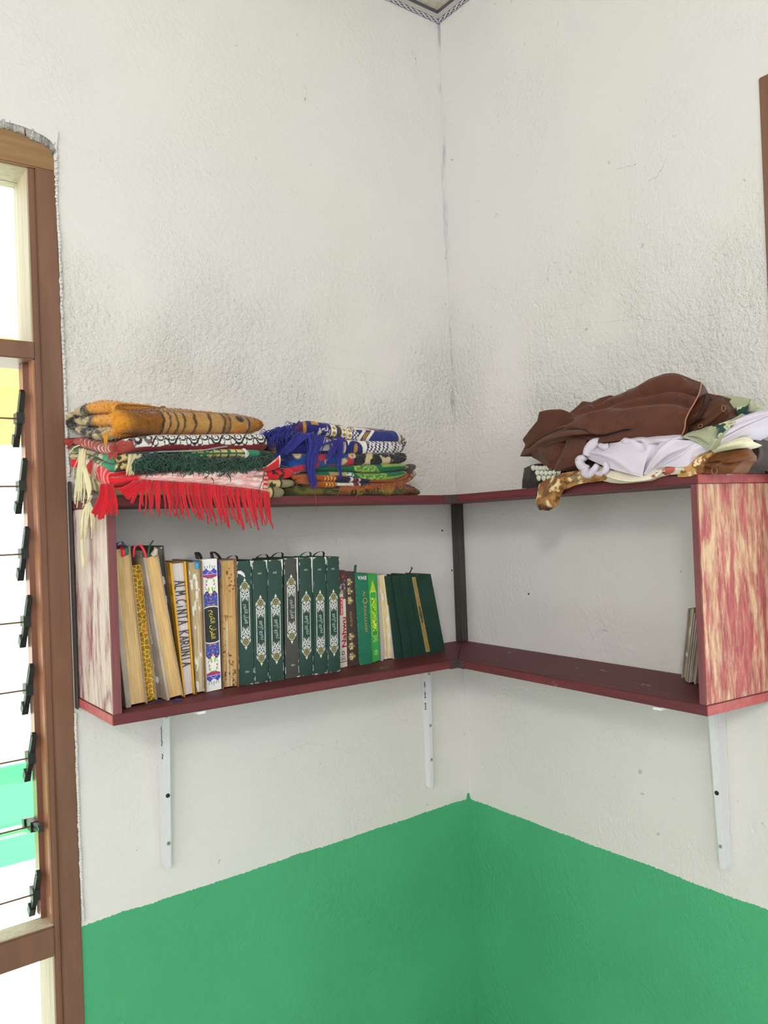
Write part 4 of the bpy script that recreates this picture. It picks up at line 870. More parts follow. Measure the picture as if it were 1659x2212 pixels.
def rest(P, ax):                               # nothing sinks into the upper boards
    q = -P[..., 1 - ax] if False else -P[..., 0] if ax == 1 else -P[..., 1]
    top = ZT0 + ((ZTL if ax == 1 else ZTR) - ZT0) * np.clip((q - D) / ((L1 if ax == 1 else L2) - D), 0, 1) + .0006
    on = (P[..., ax] > -D - .0005) & (P[..., 2] < top) & (q < (L1 if ax == 1 else L2) + .002)
    P[..., 2] = np.where(on, top, P[..., 2]); return P
def slab(name, nodes_, fn, m, parent=None, bulge=.010, folds=1, foldsL=None, uL=0, res=.0013, tres=26, noise=.0016, back=-.010, ax=1, puff=.004, nsc=60, seed=1, **k):
    """a folded cloth: rounded folds along the visible rim, rim given as (u, depth, v_top, v_bottom) nodes on real vertical planes"""
    pos = []
    for u, y, vt, vb in nodes_:
        pm = onax(ax, y, u, (vt + vb) / 2); pos.append((pm[0], pm[1], onax(ax, y, u, vb)[2], onax(ax, y, u, vt)[2], u))
    pos = np.array(pos); d = cr(pos, 400); s = np.concatenate([[0], np.cumsum(np.linalg.norm(np.diff(d[:, :2], axis=0), axis=1))]); n = max(30, int(s[-1] / res))
    ss = np.linspace(0, s[-1], n); vis = np.stack([np.interp(ss, s, d[:, i]) for i in range(5)], -1)
    nb_ = 26; e0, e1 = vis[-1].copy(), vis[0].copy(); w0, w1 = e0.copy(), e1.copy(); w0[ax] = back; w1[ax] = back
    bk = cr(np.array([e0, w0, (w0 + w1) / 2, w1, e1]), nb_)[1:-1]; bk[:, ax] = np.minimum(np.maximum(bk[:, ax], np.minimum(e0[ax], e1[ax])), back)
    R = np.vstack([vis, bk]); N_ = len(R)
    tan_ = np.roll(R[:, :2], -1, 0) - np.roll(R[:, :2], 1, 0); tan_ /= np.linalg.norm(tan_, axis=1)[:, None] + 1e-9; nrm = np.stack([tan_[:, 1], -tan_[:, 0]], -1)
    cen = R[:, :2].mean(0)
    if np.mean(np.sum((R[:, :2] - cen) * nrm, 1)) < 0: nrm = -nrm
    for _ in range(3): nrm = (np.roll(nrm, 1, 0) + nrm + np.roll(nrm, -1, 0)) / 3
    h = np.linspace(0, 1, tres)
    def prof(f): j = np.minimum((h * f).astype(int), f - 1); th = (h * f - j - .5) * pi; return (j + .5 + .5 * np.sin(th)) / f, np.cos(th)
    zA, oA = prof(folds); zB, oB = prof(foldsL or folds); wL = np.zeros(N_); wL[:n] = sm(uL + 8, uL - 8, vis[:, 4]) if foldsL else 0
    zz = zA[None] * (1 - wL[:, None]) + zB[None] * wL[:, None]; oo = oA[None] * (1 - wL[:, None]) + oB[None] * wL[:, None]
    hh = (R[:, 3] - R[:, 2])[:, None]; bl = np.minimum(bulge, hh * .6)
    XY = R[:, None, :2] + nrm[:, None] * (bl * (oo - 1))[..., None]; Zc = R[:, 2:3] + hh * zz
    G = np.concatenate([XY, Zc[..., None]], -1)
    nz = (fbm(G, nsc, seed) - .5) * 2 * noise + (fbm(G * [1, 1, 3], nsc * .35, seed + 9) - .5) * 2 * noise
    G[..., :2] += nrm[:, None] * nz[..., None]; G[..., 2] += (fbm(G, nsc * .6, seed + 4) - .5) * noise * np.sin(pi * h)[None]
    U = np.concatenate([vis[:, 4], np.full(N_ - n, -1.0)]); Ug = np.repeat(U[:, None], tres, 1); Tg = np.repeat(h[None], N_, 0)
    rings = [G]; Us = [Ug]; Ts = [Tg]
    top = G[:, -1]; bot = G[:, 0]; tr = []; br_ = []
    for q in (.88, .6, .3, .02): 
        a = top.copy(); a[:, :2] = cen + (top[:, :2] - cen) * q; a[:, 2] = top[:, 2] * q + top[:, 2].mean() * (1 - q) + puff * (1 - q * q); tr.append(a)
        c = bot.copy(); c[:, :2] = cen + (bot[:, :2] - cen) * q; c[:, 2] = bot[:, 2] * q + bot[:, 2].mean() * (1 - q) + .0005; br_.append(c)
    ALL = np.concatenate([np.stack(br_[::-1], 1), G, np.stack(tr, 1)], 1); Ug = np.concatenate([np.repeat(U[:, None], 4, 1), Ug, np.repeat(U[:, None], 4, 1)], 1)
    Tg = np.concatenate([np.zeros((N_, 4)), Tg, np.ones((N_, 4))], 1)
    ALL = rest(ALL, ax); nv = ALL.shape[1]; i = np.arange(N_)[:, None]; j = np.arange(nv - 1)[None]; i2 = (i + 1) % N_
    F = np.stack([i * nv + j, i2 * nv + j, i2 * nv + j + 1, i * nv + j + 1], -1).reshape(-1, 4)
    side = np.arange(N_)[:, None] > n + (N_ - n) * .5; Uc = np.where(Ug < 0, np.where(side, nodes_[0][0], nodes_[-1][0]), Ug)
    cols = fn(Uc, Tg, ALL)
    return mesh(name, ALL.reshape(-1, 3), F, m, parent, True, cols.reshape(-1, 3), **k)

def drape(name, rows, fn, m, parent=None, ax=0, nu=120, nv=60, wr=.003, wsc=(30, 30, 55), seed=1, back=.02, drop=.004, closed=True, creases=(), **k):
    """a hanging or crumpled cloth: rows (bottom to top) of (u, v, distance from the wall); closed round the back"""
    P = np.array([[onax(ax, -o, u, v) for u, v, o in r] for r in rows])
    Q = np.array([cr(r, nu) for r in P]); Q = np.array([cr(Q[:, i], nv) for i in range(nu)])          # nu x nv x 3
    A, B_ = np.meshgrid(np.linspace(0, 1, nu), np.linspace(0, 1, nv), indexing='ij')
    nrm = grid_normals(Q); 
    if np.mean(np.sum(nrm * (CAM - Q), -1)) < 0: nrm = -nrm
    f = (fbm(Q, np.array(wsc), seed, 3) - .5) * 2 * wr; f += (fbm(Q, np.array(wsc) * .35, seed + 6, 2) - .5) * 2 * wr
    for (a0, b0), (a1, b1), wd, dp in creases:                      # valleys (negative) or ridges along a line in cloth space
        d = np.array([a1 - a0, b1 - b0]); t = np.clip(((A - a0) * d[0] + (B_ - b0) * d[1]) / (d @ d), 0, 1)
        f += dp * np.exp(-(((A - a0 - t * d[0]) ** 2 + ((B_ - b0 - t * d[1]) * .7) ** 2) / wd ** 2)) * (1 - .5 * t)
    Q = Q + nrm * f[..., None]
    Q = rest(Q, ax); cols = fn(A, B_, Q)
    if closed:
        top = Q[:, -1].copy(); bot = Q[:, 0].copy(); t2 = top.copy(); b2 = bot.copy()
        t2[:, ax] = np.maximum(t2[:, ax] * .3, -np.abs(top[:, ax])); t2[:, ax] = np.minimum(t2[:, ax], -back); t2[:, 2] -= drop * 3; b2[:, ax] = -back
        mid = (top + t2) / 2; mid[:, 2] += drop * .5
        Q = rest(np.concatenate([Q, mid[:, None], t2[:, None], b2[:, None]], 1), ax); cols = np.concatenate([cols, cols[:, -1:], cols[:, -1:], cols[:, :1]], 1); cols[-3:] = cols[-4]; cols[:2] = cols[2]
        n2 = Q.shape[1]; F = grid_faces(nu, n2, True)
        V = Q.reshape(-1, 3); C_ = cols.reshape(-1, 3); c0, c1 = Q[0].mean(0), Q[-1].mean(0); V = np.vstack([V, c0, c1]); C_ = np.vstack([C_, cols[0].mean(0), cols[-1].mean(0)])
        z = len(V); FF = [list(f_) for f_ in F] + [[z - 2, (i + 1) % n2, i] for i in range(n2)] + [[z - 1, (nu - 1) * n2 + i, (nu - 1) * n2 + (i + 1) % n2] for i in range(n2)]
        return mesh(name, V, FF, m, parent, True, C_, **k)
    n2 = nv; V2 = Q - nrm * .0022
    V = np.concatenate([Q.reshape(-1, 3), V2.reshape(-1, 3)]); F = grid_faces(nu, nv); o = nu * nv; F2 = F[:, ::-1] + o
    ed = [i for i in range(nv)] + [i * nv + nv - 1 for i in range(1, nu)] + [(nu - 1) * nv + i for i in range(nv - 2, -1, -1)] + [i * nv for i in range(nu - 2, 0, -1)]
    E_ = np.array([[ed[i], ed[(i + 1) % len(ed)], ed[(i + 1) % len(ed)] + o, ed[i] + o] for i in range(len(ed))])
    return mesh(name, V, np.concatenate([F, F2, E_]), m, parent, True, np.concatenate([cols.reshape(-1, 3)] * 2), **k)

def strands(name, paths, col, m, parent, rad=.0011, sides=4, jitter=.15, seed=0, n=9, taper=.35, **k):
    r = np.random.default_rng(seed); mb = MB(); col = np.asarray(col)
    for p in paths:
        q = cr(np.asarray(p, float), n); rr = rad * (1 + r.uniform(-.3, .3)) * np.linspace(1, taper, n); mb.tube(q, rr, sides, np.clip(col * (1 + r.uniform(-jitter, jitter)), 0, .95))
    return mb.build(name, m, parent, True, kind='stuff', **k)
def tri_wave(x): return np.abs((x % 1) * 2 - 1)
def const(c, seed=3, amt=.25, sc=70):
    c = np.asarray(c, float)
    return lambda U, T, P: mix(c * (1 - amt), c * (1 + amt * .4), fbm(P, sc, seed))

# ---------------------------------------------------------------- left pile
def tiger(U, T, P):
    n = (fbm(P, 45, 2) - .5); u = U + 14 * n + 10 * (T - .5) ** 2 * 4
    gold, tan_, och, blk = c4(134, 84, 30), c4(180, 136, 78), c4(184, 120, 24), c4(44, 38, 36)
    c = mix(np.broadcast_to(c4(224, 152, 42), U.shape + (3,)), gold, sm(255, 300, u)); c = mix(c, tan_, sm(352, 356, U)); c = mix(c, c4(168, 112, 52), band(T, .0, .26, .08) * (U > 352) + band(T, .9, 1.1, .1) * (U > 352) * .6)
    for x, w_ in ((354, 2.2), (368, 1.7), (384, 2.0), (400, 2.2), (423, 2.6), (455, 2.2), (486, 2.6), (498, 2.4)):
        q = U - x + 9 * (T - .55) ** 2 * 4 * .5 + 3.0 * (fbm(P, 160, int(x)) - .5) * 2; c = mix(c, blk, sm(w_ + 1.4, w_ - .8, np.abs(q)) * .88)
    c = mix(c, c4(134, 98, 58), band(U, 489, 497, 2) * .7); c = mix(c, blk, sm(1.15, .8, np.hypot((U - 521) / 9, (T - .68) / .13 + .3 * n)) * .95); c = mix(c, c4(184, 118, 44), band(U, 507, 532, 3) * band(T, .12, .5, .06) * .8)
    c = mix(c, blk, band(U, 536, 540.5, 1.5)); c = mix(c, och, sm(541, 544, U))
    # left end: striped grey-black fur and the yellow backing in the loops
    furc = mix(c4(204, 184, 140), c4(56, 50, 48), sm(.52, .62, fbm(P * [1, 1, 2.2], 34, 31))); furc = mix(furc, c4(226, 210, 176), sm(.6, .7, fbm(P, 220, 8)) * .5)
    lo = (T < .30) * (U < 232); mid_ = (T >= .30) * (T < .66) * (U < 198); hi = (T >= .66) * (U < 188)
    c = mix(c, furc, np.maximum(np.maximum(sm(234, 226, U) * (T < .31), sm(204, 192, U) * (T >= .31) * (T < .67)), sm(194, 182, U) * (T >= .67)))
    rib = .86 + .14 * np.sin(U * 1.3 + 5 * n + T * 30); c = c * np.where((U < 250) | (U > 541), rib, 1)[..., None]
    return c * (1 + .22 * (fbm(P * [1, 1, .5], 330, 4) - .5))[..., None]
o = slab('folded_blanket', [(158, -.022, 890, 926), (168, -.06, 875, 942), (194, -.11, 866, 950), (224, -.165, 865, 946), (243, -.194, 870, 938), (262, -.196, 880, 936), (300, -.194, 885, 936), (352, -.192, 886, 936), (430, -.190, 888, 938), (509, -.186, 892, 939), (540, -.178, 897, 937), (560, -.162, 903, 931), (568, -.135, 912, 923)],
         tiger, M_plush, bulge=.020, folds=1, foldsL=3, uL=232, tres=44, noise=.0022, nsc=90, res=.0011)
tag(o, 'folded ochre plush blanket with black tiger stripes on top of the left rug pile', 'blanket', 'folded rugs on the upper left board')
FUR = np.random.default_rng(11)
def tufts(o, m, n, length, umin, umax, seed, name='pile_fibres', par=None, cmul=1.0):
    """short fibres standing off the surface so that plush edges are not razor sharp"""
    me = o.data; V = np.array([v.co for v in me.vertices]); Nn = np.array([v.normal for v in me.vertices]); C_ = np.empty(len(V) * 4, np.float32); me.color_attributes['Col'].data.foreach_get('color', C_); C_ = C_.reshape(-1, 4)[:, :3]
    r = np.random.default_rng(seed); ok = np.where((V[:, 1] < -.02) & (V @ np.array([1., 0, 0]) >= umin) & (V[:, 0] <= umax))[0]; ix = r.choice(ok, n)
    p = V[ix] + r.normal(0, .0006, (n, 3)); d = Nn[ix] + r.normal(0, .45, (n, 3)) + [0, 0, -.35]; d /= np.linalg.norm(d, axis=1)[:, None]; l = length * r.uniform(.5, 1.1, n)[:, None]; s_ = np.cross(d, r.normal(0, 1, (n, 3))); s_ /= np.linalg.norm(s_, axis=1)[:, None]; w_ = .00045
    tip = p + d * l; T_ = np.stack([p - s_ * w_, p + s_ * w_, tip], 1).reshape(-1, 3); c = np.repeat(C_[ix] * r.uniform(.75, 1.15, (n, 1)), 3, 0)
    return mesh(name, T_, np.arange(n * 3).reshape(-1, 3), m, o if par is None else par, False, np.clip(c * cmul, 0, 1), kind='stuff')
def as_group(o):                               # mesh things take mesh children directly
    return o
tufts(o, M_yarn, 9000, .0042, -2, 2, 1)
tp = [[onY(u, 936, -.195), onY(u + du * .5, 945, -.203), onY(u + du, v, -.205)] for u, du, v in [(226, 1, 962), (228, -1, 964), (230, 0, 963), (224, 2, 960), (227, 0, 965), (232, -1, 958)]]
strands('tassel', tp, c4(214, 150, 40), M_yarn, o, .0021, seed=2)

def maroon(U, T, P):
    n = fbm(P, 60, 12) - .5
    red, mar = c4(168, 72, 62), c4(126, 40, 44); wh, bk = c4(228, 224, 218), c4(44, 38, 46)
    c = mix(np.broadcast_to(red, U.shape + (3,)), mar, sm(270, 320, U))
    x = U / 24.0; y = (T - .38) / .62
    sc_ = np.abs(np.sin(x * 2 * pi * .5) * .42 + .5 - y) < .09; r1 = np.hypot((x * 1.0 % 1 - .5) * 1.0, y - .62); curl = (np.abs(r1 - .28) < .05) | (r1 < .06); r2 = np.hypot(((x + .5) % 1 - .5) * 1.1, y - .25); curl2 = (np.abs(r2 - .24) < .045)
    scroll = mix(np.broadcast_to(wh, U.shape + (3,)), bk, (sc_ | curl | curl2) * 1.0)
    c = mix(c, scroll, (U > 329) * (T > .40 + .03 * np.sin(U * .07)) * 1.0)
    blk = (U > 289) * (U < 327) * (T > .38); pat = mix(np.broadcast_to(c4(108, 104, 104), U.shape + (3,)), mix(np.broadcast_to(wh, U.shape + (3,)), bk, (np.abs(r1 - .3) < .12) * 1.0), sm(.44, .5, fbm(P, 120, 14))); c = mix(c, pat, blk * 1.0)
    fl = (U > 267) * (U < 288) * (T > .45); c = mix(c, mix(np.broadcast_to(wh, U.shape + (3,)), bk, sm(.5, .55, fbm(P, 190, 15))), fl * sm(.4, .5, fbm(P, 80, 16)))
    lf = (U < 236); q = np.sin(U * .42 + T * 4.0) ; c = mix(c, c4(216, 196, 188), lf * (U > 172) * (np.abs(q) < .28) * sm(.40, .55, fbm(P, 110, 17)))
    c = mix(c, c4(206, 190, 186), lf * (U > 206) * (np.sin(U * .9 + T * 9) > .35) * .8)
    return c * (.9 + .2 * n)[..., None]
o = slab('prayer_rug', [(156, -.020, 946, 961), (168, -.05, 944, 966), (190, -.095, 950, 972), (214, -.15, 961, 981), (238, -.192, 957, 983), (262, -.206, 949, 982), (300, -.204, 943, 977), (340, -.201, 939, 975), (450, -.199, 938, 972), (540, -.196, 937, 973), (572, -.19, 937, 974), (580, -.15, 938, 973)],
         maroon, M_rug, bulge=.012, folds=1, tres=30, noise=.0018)
tag(o, 'maroon prayer rug with white and black scroll border, under the tiger-striped blanket', 'rug', 'folded rugs on the upper left board')
r_ = np.random.default_rng(5)
fr = [[onY(158, 950 + 8 * a, -.02), onY(152 - 3 * b, 955 + 9 * a, -.02), onY(144 + 3 * b, 962 + 12 * a, -.022)] for a, b in r_.random((9, 2))] + [[onY(236 + 20 * a, 978, -.203), onY(234 + 20 * a, 985, -.209), onY(233 + 22 * a, 988 + 7 * b, -.21)] for a, b in r_.random((16, 2))] + [[onY(236 + 16 * a, 958 + 10 * b, -.205), onY(236 + 14 * a, 956 + 10 * b, -.211), onY(234 + 12 * a, 961 + 12 * b, -.212)] for a, b in r_.random((14, 2))]
strands('fringe', fr, c4(178, 66, 58), M_yarn, o, .0012, seed=3)
hem = MB(); hem.tube(cr([onY(u, v, -.2065) for u, v in ((322, 979), (345, 976), (380, 975), (430, 974), (470, 967), (492, 964))], 60), .0016, 6, c4(70, 66, 74))
for k_ in range(60):
    u = 324 + k_ * 2.8; v = np.interp(u, [322, 345, 380, 430, 470, 492], [979, 976, 975, 974, 967, 964]); hem.tube([onY(u, v + 1.4, -.2088), onY(u + 1, v - 1.2, -.2088)], .0006, 4, c4(200, 196, 200))
hem.build('stitched_hem', M_yarn, o, True)

def green(U, T, P):
    n = fbm(P, 60, 22); teal, dk, bei, bk = c4(56, 138, 106), c4(34, 62, 52), c4(206, 186, 124), c4(66, 62, 50)
    c = np.broadcast_to(dk, U.shape + (3,)).copy(); c = mix(c, mix(np.broadcast_to(c4(196, 186, 150), U.shape + (3,)), c4(92, 110, 80), sm(.45, .55, fbm(P, 120, 23))), (U < 222) * 1.0); c = mix(c, teal, band(U, 221, 248, 1.5)); c = mix(c, mix(np.broadcast_to(bei, U.shape + (3,)), bk, sm(.48, .54, fbm(P, 150, 24))), band(U, 248, 276, 1.5))
    up_ = (T > .50); strip_ = mix(np.broadcast_to(bei, U.shape + (3,)), c4(48, 92, 64), (((U % 17) < 3.4) | ((np.abs(T - .75) < .03))) * 1.0); strip_ = mix(strip_, c4(40, 104, 72), sm(.56, .6, fbm(P, 150, 25))); c = mix(c, strip_, up_ * (U > 392) * (U < 531)); c = mix(c, teal * .9, up_ * (U >= 531) * (U < 562))
    return c * (.85 + .3 * n)[..., None]
o = slab('prayer_rug', [(170, -.035, 967, 990), (195, -.10, 974, 996), (221, -.17, 981, 1015), (240, -.203, 984, 1021), (262, -.209, 983, 1017), (290, -.207, 977, 1013), (400, -.203, 971, 1011), (500, -.202, 969, 1008), (575, -.192, 972, 1006), (592, -.15, 975, 1004)],
         green, M_rug, bulge=.010, folds=2, tres=30, noise=.0020)
tag(o, 'green and cream prayer rug with shaggy dark green fringe in the left pile', 'rug', 'folded rugs on the upper left board')
r_ = np.random.default_rng(8); fr = []
for i in range(620):
    u = r_.uniform(292, 592); v = np.interp(u, [292, 330, 400, 480, 560, 592], [994, 984, 990, 996, 992, 990]) + r_.uniform(-7, 10); y0 = -.206 + .012 * (u > 560) - r_.uniform(0, .004)
    a = r_.normal(0, 15); l = r_.uniform(8, 30) * (1.2 if u < 470 else .95); vmax = np.interp(u, [292, 330, 400, 470, 540, 592], [1024, 1034, 1036, 1030, 1018, 1012]); v2 = min(v + l, vmax + r_.uniform(-3, 5))
    fr.append([onY(u, v, y0), onY(u + a * .3 + r_.normal(0, 4), v * .6 + v2 * .4 + r_.uniform(-7, 3), y0 - r_.uniform(.005, .013)), onY(u + a * .8 + r_.normal(0, 3), v * .3 + v2 * .7 + r_.uniform(-3, 3), y0 - r_.uniform(.004, .014)), onY(u + a * .6 + r_.normal(0, 5), v2 + r_.uniform(-3, 3), y0 - r_.uniform(.003, .012))])
for u0, v0, u1, v1 in ((575, 1004, 553, 1072), (455, 1030, 461, 1046), (440, 1028, 445, 1036), (491, 1022, 498, 1042)): fr.append([onY(u0, v0, -.213), onY((u0 + u1) / 2 + 3, (v0 + v1) / 2, -.221), onY(u1, v1, -.222)])
strands('dark_green_fringe', fr, c4(40, 72, 62), M_yarn, o, .0011, jitter=.45, seed=4)
fr = [[onY(278 + 28 * a, 981 + 4 * b, -.208), onY(276 + 20 * a, 1000 + 6 * b, -.214), onY(272 + 16 * a, 1012 + 16 * b, -.215)] for a, b in r_.random((46, 2))]
strands('cream_fringe', fr, c4(206, 192, 152), M_yarn, o, .0014, seed=5)
fr = [[onY(523 + 5 * a, 969, -.204), onY(530 + 8 * a, 980, -.209), onY(520 + 14 * b, 986 + 6 * a, -.211)] for a, b in r_.random((10, 2))]
strands('white_threads', fr, c4(214, 210, 200), M_yarn, o, .0007, seed=6)

def redrug(U, T, P):
    red, wh = c4(214, 40, 50), c4(226, 214, 196); c = np.broadcast_to(red, U.shape + (3,)).copy()
    q = np.sin(U * .30 - T * 5.5 + 3 * (fbm(P, 60, 33) - .5)); c = mix(c, wh, (U < 214) * (q > .15) * sm(.32, .40, fbm(P * [1, 1, .7], 95, 34))); c = mix(c, c4(232, 150, 146), (U > 196) * (U < 236) * (np.sin(U * .8 + T * 7) > .55) * .9)
    pink = mix(c4(222, 164, 162), c4(236, 212, 206), sm(.45, .62, fbm(P * [.3, 1, 2.5], 220, 35))); fl = sm(296, 312, U) * (T < .86); c = mix(c, pink, fl); c = mix(c, c4(84, 78, 84), fl * (U > 466) * band(T, .46, .66, .04) * (tri_wave(T * 22) > .5) * sm(.42, .5, fbm(P * [.25, 1, 4], 160, 36)) * .7)
    st = ((U % 3.6) < 1.6); c = mix(c, c4(238, 206, 200), st * (np.abs(T - .88) < .025) * (U > 240)); c = mix(c, red, (U > 569) * 1.0); c = mix(c, wh, (U > 571) * (tri_wave(T * 9) > .55) * .9); c = mix(c, red, (T > .91) * (U > 236))
    return c
o = slab('prayer_rug', [(172, -.03, 988, 1012), (190, -.08, 986, 1028), (211, -.15, 1000, 1046), (227, -.203, 1020, 1052), (245, -.213, 1030, 1049), (290, -.215, 1026, 1041), (350, -.215, 1021, 1043), (420, -.215, 1015, 1047), (500, -.215, 1010, 1055), (560, -.213, 1008, 1062), (576, -.209, 1008, 1066), (582, -.17, 1008, 1060)],
         redrug, M_rug, bulge=.008, folds=1, tres=30, noise=.0016, puff=.0)
tag(o, 'bright red and white prayer rug whose long red fringe hangs over the left board', 'rug', 'folded rugs on the upper left board')
def flap_fn(A, B_, P): c = np.broadcast_to(c4(200, 44, 52), A.shape + (3,)).copy(); return mix(c, c4(240, 200, 196), (B_ > .80) * (tri_wave(A * 16) > .5) + (A > .93))
drape('corner_flap', [[(556, 1020, .209), (575, 1019, .208), (592, 1014, .206), (604, 1008, .204)], [(556, 1015, .212), (575, 1012, .214), (592, 1003, .214), (606, 995, .213)], [(556, 1011, .210), (574, 1007, .212), (590, 996, .214), (605, 983, .214)]], flap_fn, M_rug, o, ax=1, nu=50, nv=22, wr=.001, closed=False)
r_ = np.random.default_rng(9); fr = []
for i in range(70):                            # the hanging fringe, in loose bundles
    u = 306 + (i + r_.uniform(-.35, .35)) * 4.1; 
    if u > 580: break
    v = np.interp(u, [306, 350, 420, 500, 560, 580], [1040, 1043, 1047, 1055, 1062, 1067]); L_ = np.interp(u, [306, 360, 450, 520, 580], [68, 70, 78, 80, 72]) * r_.uniform(.85, 1.12); du = np.interp(u, [306, 330, 420, 520, 580], [-2, 2, 16, 14, 8]) + r_.normal(0, 3.5)
    y0 = -.2165
    for j in range(1): fr.append([onY(u + j * 1.2, v - 4, y0), onY(u + j + du * .15, v + L_ * .25, y0 - .004), onY(u + du * .6 + r_.normal(0, 1.2), v + L_ * .65, y0 - .005), onY(u + du + r_.normal(0, 1.5), v + L_ * r_.uniform(.9, 1.05), y0 - .005 - r_.uniform(0, .004))])
for i in range(70):                            # the left corner: a bundle swept to the left, and loops swept under
    a, b_ = r_.random(2); u0, v0 = 218 + 26 * a, 1046 + 6 * b_; u1, v1 = 200 + 52 * a + r_.normal(0, 4), 1096 + 20 * b_ + 8 * (a < .4)
    fr.append([onY(u0, v0, -.214), onY(u0 * .6 + u1 * .4 + 3, (v0 + v1) / 2, -.224), onY(u1, v1, -.222)])
for i in range(44):
    a, b_ = r_.random(2); u0, v0 = 290 + 34 * a, 1040 + 4 * b_; fr.append([onY(u0, v0, -.2165), onY(u0 - 22, v0 + 12 + 8 * b_, -.222), onY(u0 - 44 + 12 * b_, v0 + 16 + 40 * a * b_, -.223)])
strands('red_fringe', fr, c4(198, 32, 44), M_yarn, o, .0021, jitter=.2, seed=7, taper=.5)

def redroll(U, T, P):
    c = np.broadcast_to(c4(206, 34, 42), U.shape + (3,)).copy(); pat = sm(.50, .56, fbm(P, 130, 41)); c = mix(c, c4(60, 40, 40), pat * (U > 588) * (U < 616)); return mix(c, c4(60, 100, 60), sm(.62, .66, fbm(P, 120, 42)) * (U < 606))
o = slab('prayer_rug', [(470, -.15, 1016, 1036), (520, -.195, 1014, 1036), (590, -.204, 1012, 1036), (618, -.203, 1010, 1034), (632, -.196, 1010, 1032), (636, -.17, 1013, 1030)], redroll, M_rug, bulge=.012, tres=22, noise=.0008)
tag(o, 'rolled red rug end with black flowers poking out right of the red fringe', 'rug', 'folded rugs on the upper left board')
def olive(cut, seed):
    def f(U, T, P): c = mix(c4(196, 176, 122), c4(134, 124, 94), sm(cut, cut + 2, U)); c = mix(c, c4(44, 40, 38), band(U, cut - 2, cut + 2, .8)); c = mix(c, c4(60, 56, 46), (U > cut - 26) * (U < cut - 12) * sm(.46, .5, fbm(P, 120, seed))); return c * (.88 + .24 * fbm(P, 220, seed + 1))[..., None]
    return f
o = slab('prayer_rug', [(460, -.14, 1034, 1052), (520, -.19, 1033, 1052), (590, -.198, 1034, 1053), (620, -.198, 1035, 1053), (633, -.194, 1036, 1051), (637, -.17, 1038, 1050)], olive(608, 50), M_rug, bulge=.010, tres=22, noise=.0008)
tag(o, 'upper of two olive-beige folded rug ends beside the red fringe', 'rug', 'folded rugs on the upper left board')
o = slab('prayer_rug', [(182, -.035, 1012, 1058), (205, -.10, 1018, 1064), (226, -.165, 1040, 1070), (250, -.186, 1048, 1072), (400, -.186, 1050, 1071), (540, -.194, 1052, 1074), (590, -.199, 1051, 1075), (606, -.198, 1052, 1075), (613, -.19, 1053, 1074), (615, -.16, 1054, 1072)],
         lambda U, T, P: np.where((U < 300)[..., None], mix(c4(216, 204, 168), c4(142, 136, 106), sm(.48, .56, fbm(P, 75, 53))), olive(590, 52)(U, T, P)), M_rug, bulge=.010, tres=28, noise=.0016, puff=0)
tag(o, 'olive-beige rug at the bottom of the left pile with long cream tassels at its end', 'rug', 'folded rugs on the upper left board')
r_ = np.random.default_rng(10); fr = []
Xp = -.9265
for i in range(34):                            # cords hanging down the end of the shelf
    a, b_ = r_.random(2); u0 = 172 + 14 * a; u1 = 160 + 26 * a + r_.normal(0, 3); v1 = 1030 + 70 * b_
    fr.append([onX(u0, 968 + 10 * b_, Xp), onX(u0 - 3, 990 + 10 * b_, Xp - .004), onX(u1, v1 - 20, Xp - .003), onX(u1 - 1 + r_.normal(0, 2), v1, Xp - .003)])
for i in range(22):
    a, b_ = r_.random(2); fr.append([onX(176 + 8 * a, 1000, Xp - .003), onX(186 + 12 * a, 1050, Xp - .005), onX(190 + 4 * a, 1080, Xp - .007), onX(176 + 30 * a, 1110, Xp - .006), onX(174 + 30 * a + r_.normal(0, 2), 1128 + 38 * b_, Xp - .006)])
for i in range(7):
    a, b_ = r_.random(2); fr.append([onX(186, 1090, Xp - .007), onX(176 + 5 * a, 1120, Xp - .006), onX(174 + 6 * a, 1180, Xp - .004), onX(177 + 8 * a, 1215 + 30 * b_, Xp - .003)])
fr.append([onX(188, 1085, Xp - .009), onX(198, 1070, Xp - .012), onX(194, 1082, Xp - .014), onX(182, 1092, Xp - .012)]); fr.append([onX(150, 980, Xp + .0), onX(160, 967, Xp - .006), onX(172, 962, Xp - .006)])
strands('cream_tassel', fr, c4(210, 198, 158), M_yarn, o, .0011, jitter=.14, seed=8, n=14, taper=.75)

# ---------------------------------------------------------------- middle pile
G2 = 'folded rugs nearer the corner'
def k5(U, T, P): c = mix(c4(64, 70, 38), c4(112, 104, 50), sm(.42, .62, fbm(P * [.6, 1, 1.6], 70, 61))); c = mix(c, c4(168, 152, 74), (U > 775) * (U < 850) * sm(.45, .6, fbm(P * [.5, 1, 2], 60, 62))); c = mix(c, c4(140, 70, 30), (U > 874) * (U < 896) * .8); return c
o = slab('prayer_rug', [(566, -.10, 1048, 1071), (600, -.16, 1047, 1070), (640, -.181, 1048, 1070), (720, -.183, 1051, 1069), (800, -.183, 1051, 1069), (866, -.178, 1044, 1068), (884, -.15, 1046, 1067), (897, -.09, 1052, 1067), (905, -.05, 1058, 1068)], k5, M_plush, bulge=.010, tres=26, noise=.0022, puff=0)
tag(o, 'olive green plush rug at the bottom of the pile nearer the corner', 'rug', G2)
tufts(o, M_yarn, 3500, .004, -2, 2, 3)
